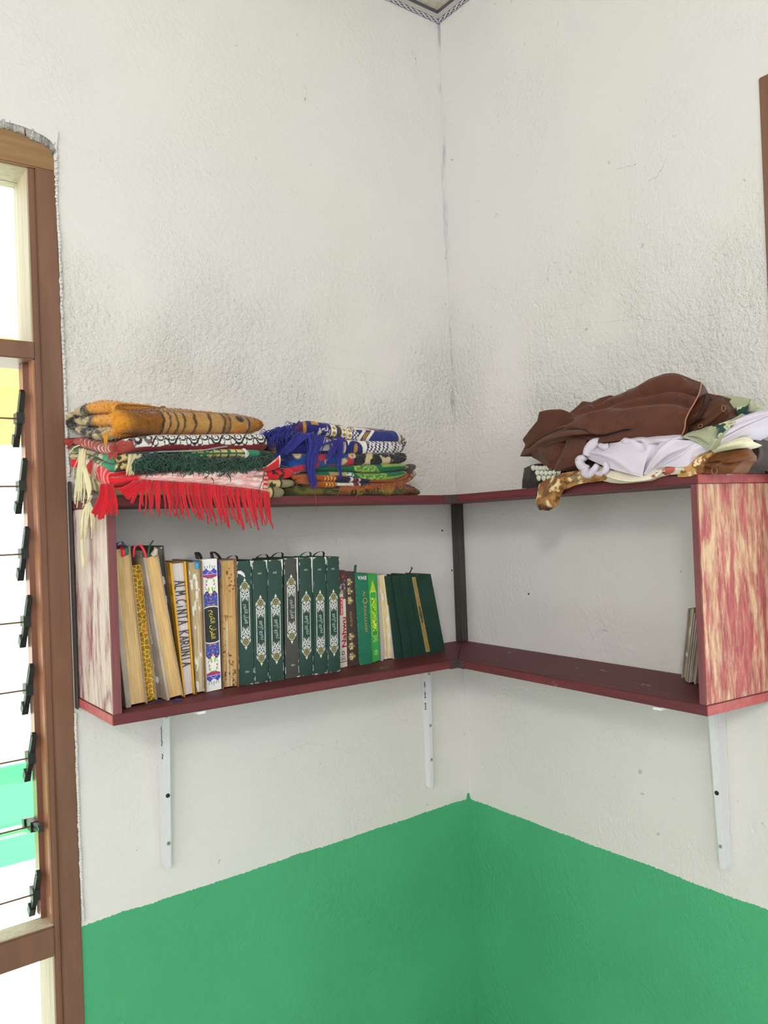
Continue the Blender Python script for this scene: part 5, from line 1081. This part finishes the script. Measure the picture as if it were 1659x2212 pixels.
def k4(U, T, P):
    br, orng, nv_, wh = c4(116, 66, 30), c4(160, 78, 34), c4(42, 40, 70), c4(214, 204, 196)
    c = np.broadcast_to(br, U.shape + (3,)).copy(); c = mix(c, orng, band(U, 676, 728, 1.5)); c = mix(c, c4(222, 186, 80), band(U, 702, 726, 1) * (np.sin(U * .9 + T * 5) > .6)); c = mix(c, nv_, band(U, 728, 800, 1.5)); c = mix(c, wh, band(U, 728, 758, 1) * (np.abs(T - .26) < .09)); c = mix(c, c4(150, 52, 44), band(U, 764, 776, 1) * (tri_wave(U * .16) > .5)); c = mix(c, wh, band(U, 758, 764, .8) + band(U, 776, 779, .6)); c = mix(c, c4(60, 40, 60), band(U, 779, 798, 1) * (tri_wave(U * .3) > .55)); c = mix(c, c4(146, 74, 32), (U > 800) * 1.0)
    c = mix(c, c4(58, 44, 62), (U > 884) * (T > .45) * .9); c = mix(c, c4(212, 190, 150), (U > 884) * (T > .2) * (T < .42) * sm(.5, .55, fbm(P, 140, 64)))
    return c * (.85 + .3 * fbm(P, 120, 63))[..., None]
o = slab('prayer_rug', [(600, -.14, 1024, 1046), (640, -.178, 1022, 1046), (676, -.190, 1024, 1052), (740, -.189, 1027, 1053), (800, -.183, 1033, 1052), (840, -.178, 1036, 1050), (876, -.17, 1030, 1045), (892, -.14, 1004, 1038), (899, -.10, 1002, 1030)], k4, M_rug, bulge=.010, folds=2, tres=32, noise=.0014, puff=0)
tag(o, 'rust brown rug with navy and white striped border above the olive rug', 'rug', G2)
r_ = np.random.default_rng(12); fr = []
for i in range(170):
    a, b_ = r_.random(2); u = 735 + 150 * a; v = np.interp(u, [735, 800, 840, 885], [1050, 1047, 1043, 1034]) + 3 * b_; fr.append([onY(u, v, -.190), onY(u + r_.normal(0, 3) - 2, v + 5, -.194), onY(u + r_.normal(-3, 5), v + 6 + 12 * b_, -.194)])
for i in range(80): a, b_ = r_.random(2); fr.append([onY(678 - 14 * a, 1026 + 20 * b_, -.190), onY(655 - 10 * a, 1026 + 18 * b_, -.195), onY(634 - 8 * a + 14 * b_, 1028 + 24 * b_ * a, -.192)])
for u0, v0, u1, v1 in ((676, 1050, 683, 1108), (775, 1056, 764, 1080), (834, 1056, 842, 1076)): fr.append([onY(u0, v0, -.193), onY((u0 + u1) / 2 + 3, (v0 + v1) / 2, -.195), onY(u1, v1, -.195)])
strands('rust_fringe', fr, c4(158, 84, 40), M_yarn, o, .0008, jitter=.3, seed=9)
def k3(U, T, P):
    dk, li = c4(26, 102, 70), c4(144, 164, 68); n = fbm(P, 260, 71); c = np.broadcast_to(dk, U.shape + (3,)).copy(); g = mix(c4(70, 130, 64), c4(166, 184, 92), sm(.45, .6, n))
    x, y = (U - 805) / 45, (T - .35) / .75; d = np.abs(x) + np.abs(y); c = mix(c, g, (d < .72) * 1.0); c = mix(c, li, (np.abs(d - .72) < .05) * 1.0); c = mix(c, g, (U > 765) * (U < 815) * (T > .62)); lo_ = (U > 828) & ((T > .78) | (T < .25) | (U > 876)); c = mix(c, li, lo_ * 1.0); c = mix(c, c4(172, 158, 108), (U < 750) * (U > 712) * (T < .45)); c = mix(c, c4(206, 206, 206), (U > 748) * (U < 764) * (T > .2) * (T < .5) * sm(.4, .5, n))
    return c * (.9 + .2 * fbm(P, 90, 72))[..., None]
o = slab('prayer_rug', [(640, -.13, 1006, 1026), (680, -.176, 1004, 1030), (740, -.184, 1004, 1032), (800, -.184, 1003, 1040), (850, -.179, 1000, 1038), (874, -.165, 1001, 1031), (887, -.13, 1007, 1025)], k3, M_rug, bulge=.014, folds=2, tres=36, noise=.0014)
tag(o, 'emerald and lime patterned rug in the pile nearer the corner', 'rug', G2)
def k2(U, T, P):
    c = mix(c4(28, 42, 96), c4(26, 74, 142), sm(.4, .6, fbm(P * [.5, 1, 1], 50, 81))); c = mix(c, c4(34, 32, 40), (U > 765) * 1.0); c = mix(c, c4(30, 80, 150), (U > 690) * (U < 785 - 60 * (1 - T)) * (T < .75)); bl = fbm(P, 48, 82); c = mix(c, c4(206, 188, 150), sm(.615, .66, bl)); c = mix(c, c4(186, 48, 66), sm(.60, .66, fbm(P, 45, 83)) * (U < 765)); c = mix(c, c4(206, 176, 164), sm(1.2, .8, np.hypot((U - 640) / 22, (T - .12) / .2))); c = mix(c, c4(198, 52, 74), sm(1.2, .8, np.hypot((U - 646) / 24, (T - .3) / .12))); c = mix(c, c4(206, 186, 140), sm(1.2, .8, np.hypot((U - 644) / 10, (T - .85) / .2)) + sm(1.2, .8, np.hypot((U - 580) / 8, (T - .75) / .2))); c = mix(c, c4(200, 60, 76), sm(1.2, .8, np.hypot((U - 695) / 10, (T - .7) / .22)))
    return c
o = slab('prayer_rug', [(566, -.09, 974, 1002), (592, -.16, 974, 1014), (632, -.186, 977, 1024), (680, -.188, 979, 1012), (740, -.187, 978, 1006), (800, -.183, 977, 1004), (850, -.179, 977, 1001), (872, -.16, 979, 998), (878, -.12, 981, 994)], k2, M_plush, bulge=.012, tres=32, noise=.0024)
tag(o, 'navy plush rug with red and beige blossoms under the white-patterned blue rug', 'rug', G2)
tufts(o, M_yarn, 5000, .0038, -2, 2, 4)
NV, WH, GD = c4(40, 42, 108), c4(226, 220, 208), c4(178, 130, 40)
def k1lo(U, T, P):
    c = np.broadcast_to(NV, U.shape + (3,)).copy(); n = fbm(P, 70, 91)
    c = mix(c, mix(c4(190, 152, 104), c4(120, 96, 70), tri_wave(T * 8)), sm(1.15, .85, np.hypot((U - 583) / 13, (T - .5) / .42))); c = mix(c, c4(196, 186, 176), band(U, 690, 712, 3) * (T > .3)); c = mix(c, c4(206, 196, 176), (U > 715) * (U < 748) * (np.sin(U * .22 + T * 3) > -.2)); 
    c = mix(c, WH, (U > 753) * (U < 795) * (np.abs(np.hypot((U - 768) / 22, (T - .2) / .8) - .95) < .17)); c = mix(c, GD, sm(1.1, .9, np.hypot((U - 769) / 4, (T - .4) / .25))); c = mix(c, WH, band(U, 786, 793, .8))
    chk = ((np.floor((U + 26 * T) / 4.2) + np.floor(T * 9)) % 2) > .5; c = mix(c, WH, (U > 796) * chk * 1.0); c = mix(c, WH, (U > 796) * (np.abs(((U + 20 * (T - .5) ** 2 * 4) % 19) - 9.5) < 1.3)); return c * (.9 + .2 * n)[..., None]
def k1up(U, T, P):
    n = fbm(P, 75, 95); c = np.broadcast_to(NV, U.shape + (3,)).copy(); c = mix(c, c4(84, 44, 70), (U > 636) * (U < 654)); c = mix(c, GD, (U > 655) * (U < 662) + (U > 674) * (U < 690) * (T > .62)); c = mix(c, c4(210, 196, 176), (U > 625) * (U < 636) * sm(.45, .55, n) + (U > 684) * (U < 714) * sm(.56, .6, fbm(P, 120, 96)))
    for x in (722, 744, 756): c = mix(c, WH, band(U, x - 6, x + 5, .8)); c = mix(c, GD, sm(1.1, .9, np.hypot((U - x) / 3.6, (tri_wave(T * 2) - .5) / .34)))
    c = mix(c, c4(74, 66, 56), band(U, 730, 737, 1)); c = mix(c, mix(np.broadcast_to(c4(50, 44, 100), U.shape + (3,)), WH, ((np.floor(U / 4) + np.floor(T * 8)) % 2) > .5), band(U, 763, 775, 1)); q = U + 8 * np.sin(T * 5)
    c = mix(c, WH, band(q, 782, 789, .8) + band(q, 800, 807, .8)); c = mix(c, GD * .8, band(q, 791, 798, 1) * sm(.4, .5, n)); c = mix(c, c4(44, 52, 116), (q > 808) * (U < 862)); c = mix(c, WH, band(U + 6 * T, 863, 869, 1)); c = mix(c, GD * .8, (U > 866) * sm(.46, .52, n)); c = mix(c, WH, (U > 869) * (((np.floor(U / 3) + np.floor(T * 9)) % 2) > .5) * (T > .3)); c = mix(c, mix(np.broadcast_to(WH, U.shape + (3,)), c4(150, 66, 50), sm(.5, .56, n)), (T > .86) * (U > 745) * (U < 850) * sm(.45, .5, fbm(P, 60, 97)))
    return c * (.9 + .2 * n)[..., None]
kk = empty('prayer_rug', onY(720, 980, -.10), label='royal blue rug with white checks topping the pile nearer the corner', cat='rug', group=G2)
slab('lower_fold', [(558, -.09, 950, 979), (580, -.15, 945, 985), (620, -.181, 942, 984), (660, -.188, 940, 982), (700, -.188, 945, 981), (760, -.187, 949, 981), (830, -.183, 950, 981), (864, -.175, 952, 980), (873, -.15, 956, 977)], k1lo, M_rug, kk, bulge=.013, tres=32, noise=.0016)
slab('upper_fold', [(568, -.12, 935, 950), (600, -.15, 922, 950), (640, -.172, 912, 945), (672, -.182, 907, 937), (720, -.186, 915, 943), (765, -.187, 924, 951), (800, -.184, 927, 957), (850, -.179, 928, 957), (867, -.165, 931, 961), (878, -.125, 942, 968)], k1up, M_rug, kk, bulge=.016, tres=36, noise=.0018)
r_ = np.random.default_rng(14); fr = []
def bundle(n, path, spread, y=-.196):
    for i in range(n):
        du = r_.normal(0, spread); dv = r_.normal(0, spread * .5); fr.append([onY(u + du * w_ + r_.normal(0, .8), v + dv, y - r_.uniform(0, .006)) for (u, v), w_ in zip(path, np.linspace(1.4, .6, len(path)))])
bundle(46, [(655, 938), (640, 950), (624, 968), (610, 978)], 6); bundle(34, [(672, 938), (676, 965), (668, 1000), (676, 1040), (678, 1052)], 5); bundle(30, [(690, 942), (686, 960), (675, 985), (672, 1020), (676, 1046)], 5); bundle(24, [(736, 946), (738, 965), (734, 1000), (736, 1032)], 3.5); bundle(20, [(738, 948), (726, 962), (712, 985), (708, 1000)], 3.5); bundle(8, [(738, 950), (718, 954), (704, 958), (692, 964)], 3)
for i in range(120):
    a, b_ = r_.random(2); u = 572 + 70 * a; v = 938 - 22 * a + 22 * b_; y = -.155 - .038 * a; w_ = r_.normal(0, 6); fr.append([onY(u, v, y), onY(u - 6 + w_, v - 4 + r_.normal(0, 3), y - .012), onY(u - 12 + w_ * 1.4, v + 5 + 6 * b_, y - .010), onY(u - 8 + w_, v + 12 + 8 * b_, y - .012)])
strands('blue_fringe', fr, c4(44, 46, 138), M_yarn, kk, .00105, jitter=.25, seed=10, n=11)
# ---------------------------------------------------------------- clothes on the right arm
GC = 'folded clothes on the upper right board'
BR = c4(95, 58, 45, 1.0)
def brown_fn2(hem=None, base=BR, seed=5):
    base = np.asarray(base)
    def f(A, B_, P): c = mix(base * .82, base * 1.1, fbm(P, 38, seed)); c = mix(c, base * .72, sm(.54, .60, fbm(P * [1, 1, 1], 110, seed + 3)) * sm(.45, .6, fbm(P, 26, seed + 1)) * .6); return c if hem is None else mix(c, c4(196, 132, 90), hem(A, B_))
    return f
o = empty('brown_robe', onX(1320, 960, -.12), label='large brown velour robe heaped on top of the right pile', cat='robe', group=GC)
drape('upper_layer', [[(1124, 986, .165), (1160, 972, .182), (1210, 953, .192), (1250, 946, .197), (1290, 957, .202), (1340, 951, .198), (1390, 948, .194), (1435, 945, .190), (1474, 941, .186)],
                      [(1134, 962, .168), (1165, 938, .188), (1215, 926, .200), (1262, 924, .206), (1300, 928, .208), (1350, 920, .206), (1400, 912, .202), (1446, 906, .196), (1480, 908, .190)],
                      [(1143, 944, .148), (1175, 918, .166), (1225, 902, .178), (1270, 886, .184), (1310, 876, .186), (1355, 868, .186), (1405, 858, .184), (1455, 854, .178), (1502, 866, .172)],
                      [(1152, 930, .105), (1186, 908, .118), (1240, 889, .126), (1285, 864, .128), (1328, 846, .130), (1370, 836, .132), (1408, 816, .134), (1456, 806, .134), (1514, 826, .134)],
                      ], brown_fn2(), M_velour, o, nu=230, nv=100, wr=.0030, wsc=(14, 14, 34), seed=3, drop=.006, back=.112,
      creases=[((.98, .80), (.36, .74), 0.025, -0.0195), ((.20, .72), (.44, .95), 0.025, -0.0210), ((.16, .60), (.40, .78), 0.025, 0.0150), ((.05, .2), (.22, .34), 0.025, -0.0210), ((.30, .30), (.55, .12), 0.025, -0.0150), ((.34, .86), (.02, .45), 0.043, 0.0210), ((.95, .62), (.30, .70), 0.043, -0.0165), ((.42, .22), (.12, .12), 0.043, 0.0105), ((.70, .80), (.40, .58), 0.043, 0.0090), ((.62, .20), (.34, .04), 0.043, -0.0180), ((.52, .98), (.30, .72), 0.034, -0.0225), ((.9, .9), (.6, .86), 0.034, 0.0105), ((.25, .55), (.05, .25), 0.038, -0.0120)])
hp = MB(); hp.tube(cr([onX(u, v, -x) for u, v, x in ((1472, 943, .188), (1479, 925, .193), (1481, 908, .193), (1489, 889, .187), (1501, 869, .176), (1511, 848, .157), (1515, 827, .136))], 60), .0011, 6, c4(176, 116, 84)); hp.build('hem_piping', M_yarn, o, True, label='lighter orange-brown stitched hem')
drape('lower_layer', [[(1150, 988, .165), (1176, 1004, .182), (1198, 1018, .192), (1225, 1010, .198), (1252, 1001, .200)], [(1149, 970, .172), (1178, 978, .190), (1206, 984, .202), (1235, 976, .207), (1262, 963, .206)], [(1156, 958, .160), (1184, 956, .176), (1214, 952, .186), (1242, 944, .192), (1270, 944, .190)]],
      brown_fn2(None, BR * .95, 9), M_velour, o, nu=110, nv=60, wr=.0022, wsc=(26, 26, 40), seed=8, creases=[((.5, .95), (.42, .05), .06, -.012), ((.15, .6), (.35, .3), .05, .006)])
o = empty('brown_trousers', onX(1530, 900, -.1), label='dark brown satin garment with buttonholes folded beside the robe', cat='trousers', group=GC)
SBR = c4(86, 54, 40, 1.0)
drape('folded_leg', [[(1481, 927, .172), (1505, 931, .178), (1535, 924, .178), (1560, 912, .172), (1574, 903, .160)], [(1488, 900, .180), (1514, 902, .188), (1540, 894, .188), (1565, 886, .180), (1578, 888, .166)], [(1497, 875, .160), (1520, 868, .165), (1545, 866, .165), (1565, 868, .16), (1574, 874, .15)], [(1502, 862, .135), (1520, 852, .14), (1540, 851, .14), (1558, 856, .14), (1567, 864, .13)]],
      brown_fn2(None, SBR, 12), M_satin, o, nu=120, nv=70, wr=.0025, wsc=(40, 40, 60), seed=12, creases=[((.1, .2), (.9, .75), .05, -.008), ((.05, .5), (.6, .95), .05, -.008), ((.2, .05), (.95, .45), .05, .006)])
drape('waistband', [[(1484, 918, .186), (1505, 900, .186), (1518, 872, .176), (1522, 850, .155)], [(1488, 916, .190), (1511, 897, .190), (1522, 870, .18), (1526, 850, .158)], [(1492, 916, .186), (1516, 900, .186), (1528, 875, .176), (1528, 852, .155)]], brown_fn2(None, c4(66, 42, 34, 1.0), 14), M_satin, o, nu=50, nv=20, wr=.001)
bm_ = MB()
for (u, v), r0 in (((1513, 920), .0034), ((1563, 882), .0040)):
    c = onX(u, v, -.193 if u < 1540 else -.186); th = np.linspace(0, 2 * pi, 22); p = np.stack([np.full(22, c[0]), c[1] + r0 * np.cos(th) * (1 if u < 1540 else .75), c[2] + r0 * np.sin(th) * (.7 if u < 1540 else 1.25)], -1); bm_.tube(p, .0007, 5, c4(140, 96, 70))
bm_.build('buttonhole', M_yarn, o, True)
bh = MB(); c = onX(1513, 920, -.1925); bh.tube([c, c + [-.0008, 0, 0]], .0026, 12, c4(20, 14, 12)); bh.build('button', M_satin, o)
o = empty('green_cloth', onX(1570, 920, -.1), label='pale green cloth with dark leaf print folded behind the brown trousers', cat='cloth', group=GC)
def leafy(k_):
    def f(A, B_, P):
        c = mix(c4(150, 154, 128), c4(176, 180, 152), fbm(P, 30, 21)); m = k_(A, B_); n = fbm(P, 85, 23); c = mix(c, c4(208, 206, 168), m * sm(.40, .46, n)); return mix(c, c4(40, 72, 64), m * sm(.485, .52, n))
    return f
drape('back_layer', [[(1535, 918, .130), (1570, 914, .130), (1600, 898, .128), (1634, 880, .118)], [(1540, 888, .13), (1572, 884, .13), (1604, 878, .124), (1633, 874, .116)], [(1540, 856, .105), (1572, 854, .105), (1604, 857, .10), (1629, 866, .10)]], leafy(lambda A, B_: sm(.56, .44, B_) * sm(.1, .3, A) * sm(.92, .8, A)), M_cotton, o, nu=100, nv=60, wr=.0015, seed=22, back=.07, creases=[((.8, .1), (.9, .9), .04, .006)])
drape('front_flap', [[(1473, 944, .192), (1500, 954, .197), (1524, 967, .201), (1533, 971, .202), (1546, 956, .198), (1578, 926, .186)], [(1480, 939, .192), (1508, 938, .198), (1532, 944, .202), (1548, 938, .200), (1566, 927, .194), (1590, 910, .180)], [(1496, 930, .178), (1522, 922, .182), (1546, 917, .184), (1566, 911, .180), (1586, 903, .170), (1602, 893, .155)]],
      leafy(lambda A, B_: sm(.62, .8, A + .25 * B_) * sm(.15, .35, B_) + sm(.72, .85, B_) * sm(.25, .35, A)), M_cotton, o, nu=140, nv=60, wr=.0014, seed=24, back=.10, creases=[((.52, .0), (.60, .6), .035, .006), ((.10, .25), (.48, .12), .05, -.005)])
WHT = c4(212, 204, 218, .98)
def white_fn(A, B_, P): return mix(WHT * .96, WHT * 1.03, fbm(P, 26, 31))
o = empty('white_prayer_garment', onX(1380, 985, -.12), label='lavender white garment with ribbed elastic cuffs below the brown robe', cat='garment', group=GC)
drape('front_panel', [[(1266, 990, .196), (1312, 1010, .206), (1350, 1021, .209), (1384, 1030, .209), (1394, 1024, .207), (1432, 1009, .206), (1480, 1008, .205), (1500, 987, .198), (1532, 972, .190)], [(1268, 978, .200), (1320, 980, .211), (1358, 986, .214), (1390, 988, .212), (1402, 985, .210), (1438, 974, .211), (1480, 972, .207), (1504, 966, .202), (1540, 955, .192)], [(1284, 960, .190), (1330, 956, .195), (1368, 950, .197), (1400, 948, .196), (1412, 948, .196), (1445, 947, .198), (1484, 951, .196), (1512, 950, .190), (1548, 940, .18)]],
      white_fn, M_cotton, o, nu=220, nv=70, wr=.0016, wsc=(18, 18, 30), seed=31, back=.09, creases=[((.46, .0), (.54, .98), .022, -.012), ((.50, .0), (.66, .95), .02, .006), ((.56, .0), (.82, .8), .022, -.010), ((.60, .05), (.85, .72), .02, .005), ((.30, .98), (.34, .72), .03, -.008), ((.20, .95), (.42, .86), .04, .008), ((.05, .5), (.3, .1), .05, .004)])
def cuff(pts, r0, nm='elastic_cuff'):
    p = cr([onX(u, v, -x) for u, v, x in pts], 46); i = np.arange(46); mb = MB(); mb.tube(p, r0 * 1.12 * (.95 + .05 * np.cos(i * 2 * pi / 3.0)) * np.minimum(1, .7 + .3 * np.sin(pi * i / 45)), 10, WHT * .95); mb.build(nm, M_cotton, o, True)
cuff([(1300, 954, .190), (1285, 957, .198), (1272, 970, .202), (1266, 984, .204)], .0085); cuff([(1264, 988, .204), (1252, 994, .204), (1257, 1008, .206), (1270, 1012, .208)], .0075); cuff([(1272, 1014, .208), (1262, 1021, .208), (1272, 1026, .21), (1284, 1014, .212), (1290, 1004, .212)], .0062); cuff([(1288, 1022, .208), (1300, 1023, .21), (1310, 1012, .212), (1306, 1000, .212)], .0052); cuff([(1296, 962, .200), (1306, 966, .204), (1314, 962, .204)], .0055)
rf = drape('ruffle', [[(1340, 955, .202), (1360, 958, .205), (1380, 954, .203), (1400, 958, .204), (1416, 957, .204), (1440, 953, .202), (1470, 948, .198)], [(1345, 949, .208), (1362, 950, .200), (1382, 948, .208), (1398, 949, .199), (1418, 950, .208), (1440, 948, .200), (1470, 945, .196)], [(1350, 944, .192), (1364, 943, .192), (1384, 943, .192), (1400, 943, .190), (1420, 942, .19), (1440, 941, .188), (1470, 940, .186)]], white_fn, M_cotton, o, nu=120, nv=26, wr=.002, seed=33, back=.12)
o = drape('white_folded_cloth', [[(1500, 985, .180), (1545, 968, .182), (1600, 940, .176), (1664, 908, .160)], [(1505, 972, .188), (1550, 950, .190), (1606, 922, .184), (1668, 896, .166)], [(1520, 952, .180), (1560, 930, .182), (1612, 905, .176), (1668, 890, .160)], [(1540, 925, .150), (1575, 912, .152), (1620, 894, .150), (1656, 884, .140)]],
          lambda A, B_, P: white_fn(A, B_, P) * 1.02, M_cotton, None, nu=170, nv=70, wr=.0014, wsc=(16, 16, 40), seed=35, back=.10, creases=[((.12, .60), (1.0, .55), .016, -.018), ((.2, .82), (1.0, .80), .016, -.012), ((.4, .30), (1.0, .34), .016, -.010), ((.2, .70), (1.0, .68), .016, .005)])
tag(o, 'white folded cloth sticking out to the right under the green cloth', 'cloth', GC)
o = drape('cream_folded_cloth', [[(1520, 988, .176), (1556, 974, .182), (1600, 966, .180), (1627, 961, .166)], [(1526, 978, .182), (1562, 964, .190), (1600, 956, .188), (1624, 952, .170)], [(1536, 966, .168), (1566, 954, .174), (1600, 946, .172), (1618, 945, .160)]], lambda A, B_, P: mix(c4(226, 222, 188, 1.0), c4(236, 234, 206, 1.0), fbm(P, 30, 41)), M_cotton, None, nu=100, nv=50, wr=.0012, seed=41, back=.14, creases=[((.1, .5), (.95, .55), .03, -.006)])
tag(o, 'cream folded cloth between the white cloth and the brown satin roll', 'cloth', GC)
o = empty('brown_satin_garment', onX(1560, 1005, -.1), label='shiny brown satin garment rolled at the bottom right of the pile', cat='garment', group=GC)
drape('roll', [[(1494, 1023, .176), (1525, 1024, .182), (1555, 1024, .182), (1580, 1022, .180), (1600, 1004, .172), (1618, 996, .158)], [(1498, 1004, .184), (1530, 998, .192), (1560, 994, .192), (1590, 988, .188), (1612, 984, .178), (1628, 985, .160)], [(1512, 990, .168), (1540, 980, .176), (1570, 974, .176), (1596, 968, .172), (1612, 966, .164), (1623, 973, .15)]], brown_fn2(None, c4(120, 76, 48, 1.0), 44), M_satin, o, nu=150, nv=70, wr=.0026, wsc=(30, 30, 60), seed=44, back=.135, creases=[((.15, .55), (.75, .12), .05, -.010), ((.3, .35), (.9, .5), .05, .008), ((.05, .3), (.3, .05), .05, -.008)])
cf = MB(); cpt = onX(1543, 1017, -.190); th = np.linspace(0, 2 * pi, 20); cf.tube(np.stack([np.full(20, cpt[0]), cpt[1] + .0045 * np.cos(th), cpt[2] + .0055 * np.sin(th)], -1), .0009, 5, c4(140, 96, 70)); cf.build('buttonhole', M_yarn, o, True)
o = drape('dark_brown_cloth', [[(1602, 948, .105), (1618, 956, .110), (1625, 974, .112), (1620, 990, .112), (1596, 1000, .112)], [(1612, 942, .112), (1630, 952, .122), (1638, 974, .125), (1632, 994, .124), (1610, 1004, .122)], [(1620, 938, .10), (1641, 952, .105), (1651, 975, .106), (1642, 998, .106), (1624, 1007, .106)]], brown_fn2(None, c4(58, 44, 40, 1.0), 51), M_velour, None, nu=90, nv=40, wr=.0014, seed=51, back=.03)
tag(o, 'dark brown cloth loop curling round behind the satin garment', 'cloth', GC)
st = MB(); st.tube(cr([onX(u, v, -.15) for u, v in ((1570, 1024), (1588, 1019), (1600, 1012), (1606, 1003), (1602, 998), (1594, 1002))], 30), np.linspace(.0022, .0045, 30), 8, c4(200, 196, 206)); o = st.build('white_strap', M_cotton, None, True); tag(o, 'white strap loop peeping out under the satin garment', 'strap', GC)
o = empty('floral_scarf', onX(1330, 1030, -.15), label='cream and brown flower-printed scarf whose end dangles over the board', cat='scarf', group=GC)
def cream_fn(A, B_, P): c = mix(c4(220, 208, 190, 1.0), c4(234, 226, 206, 1.0), fbm(P, 40, 61)); n = fbm(P, 70, 62); c = mix(c, c4(146, 82, 62), sm(.645, .68, n)); return mix(c, c4(190, 96, 84), sm(1.1, .8, np.hypot((A - .76) / .07, (B_ - .55) / .5)))
drape('cream_part', [[(1282, 1034, .200), (1320, 1043, .204), (1360, 1044, .204), (1395, 1040, .202), (1428, 1028, .198), (1460, 1024, .196), (1488, 1024, .19)], [(1284, 1020, .208), (1320, 1030, .212), (1360, 1036, .212), (1400, 1030, .210), (1430, 1018, .206), (1460, 1010, .204), (1484, 1008, .196)], [(1288, 1006, .192), (1320, 1010, .196), (1360, 1022, .198), (1400, 1014, .196), (1430, 1004, .194), (1455, 996, .192), (1474, 996, .184)]], cream_fn, M_cotton, o, nu=150, nv=40, wr=.0020, seed=61, back=.05, creases=[((.1, .5), (.6, .3), .04, .005)])
def tail_fn(A, B_, P): n = fbm(P, 55, 65); c = mix(c4(126, 80, 44, 1.0), c4(176, 128, 74, 1.0), sm(.35, .65, n)); c = mix(c, c4(222, 196, 150), sm(.62, .70, fbm(P, 75, 66))); c = mix(c, c4(70, 38, 28), sm(.88, .95, A) * sm(.4, .5, fbm(P, 60, 67)) + sm(.60, .68, fbm(P, 90, 68)) * .7); return c
drape('brown_tail', [[(1322, 1038, .206), (1292, 1041, .206), (1252, 1046, .204), (1222, 1056, .203), (1214, 1066, .204), (1204, 1090, .206), (1186, 1104, .206)], [(1318, 1028, .214), (1285, 1028, .214), (1245, 1032, .213), (1208, 1042, .214), (1192, 1058, .216), (1182, 1082, .216), (1176, 1102, .212)], [(1310, 1018, .202), (1275, 1015, .202), (1235, 1018, .20), (1196, 1030, .198), (1166, 1046, .199), (1158, 1078, .203), (1164, 1102, .206)]], tail_fn, M_cotton, o, nu=130, nv=44, wr=.0030, wsc=(50, 50, 50), seed=65, closed=False)
o = empty('black_lace_cloth', onX(1155, 1035, -.12), label='black cloth edged with white scalloped lace at the corner end of the pile', cat='cloth', group=GC)
drape('black_part', [[(1128, 1055, .150), (1150, 1055, .165), (1172, 1052, .175), (1196, 1048, .180)], [(1129, 1032, .155), (1150, 1032, .172), (1175, 1030, .182), (1200, 1028, .186)], [(1132, 1011, .135), (1150, 1004, .148), (1172, 1001, .158), (1196, 1006, .165)]], lambda A, B_, P: mix(c4(30, 26, 26), c4(58, 50, 46), fbm(P, 60, 71)), M_rug, o, nu=80, nv=50, wr=.0028, seed=71)
lc = MB()
for row, (u0, v0, u1, v1, n, dx) in enumerate(((1151, 1009, 1190, 1007, 6, .184), (1160, 1020, 1206, 1017, 6, .190), (1163, 1031, 1216, 1026, 6, .196))):
    for i in range(n):
        f = i / (n - 1); c = onX(u0 + (u1 - u0) * f, v0 + (v1 - v0) * f + 2.5 * math.sin(f * pi), -dx); rw, rh = .0052, .0072
        a = np.linspace(0, 2 * pi, 15)[:-1]; rim = [c + np.array([.0010, rw * math.cos(t), rh * math.sin(t) * (1 if math.sin(t) < 0 else .55)]) for t in a]; mid = [c + np.array([-.0022, .6 * rw * math.cos(t), .6 * rh * math.sin(t) * (1 if math.sin(t) < 0 else .55)]) for t in a]
        lc.add(rim + mid + [c + np.array([-.0030, 0, 0])], [[k, (k + 1) % 14, 14 + (k + 1) % 14, 14 + k] for k in range(14)] + [[14 + k, 14 + (k + 1) % 14, 28] for k in range(14)], c4(196, 196, 180))
lc.build('scalloped_lace', M_cotton, o, kind='stuff')
o = drape('gold_floral_cloth', [[(1464, 1031, .190), (1488, 1029, .192), (1512, 1020, .19), (1522, 1008, .186)], [(1462, 1014, .198), (1484, 1008, .200), (1506, 1000, .198), (1532, 984, .19)], [(1468, 1002, .184), (1488, 996, .186), (1512, 984, .185), (1548, 970, .18)]], lambda A, B_, P: mix(mix(c4(126, 84, 50), c4(196, 150, 92), sm(.4, .6, fbm(P, 90, 75))), c4(226, 204, 160), sm(.58, .64, fbm(P, 140, 76))), M_satin, None, nu=90, nv=44, wr=.0018, seed=75, back=.10)
tag(o, 'gold and brown flower-printed cloth strip beside the satin roll', 'cloth', GC)
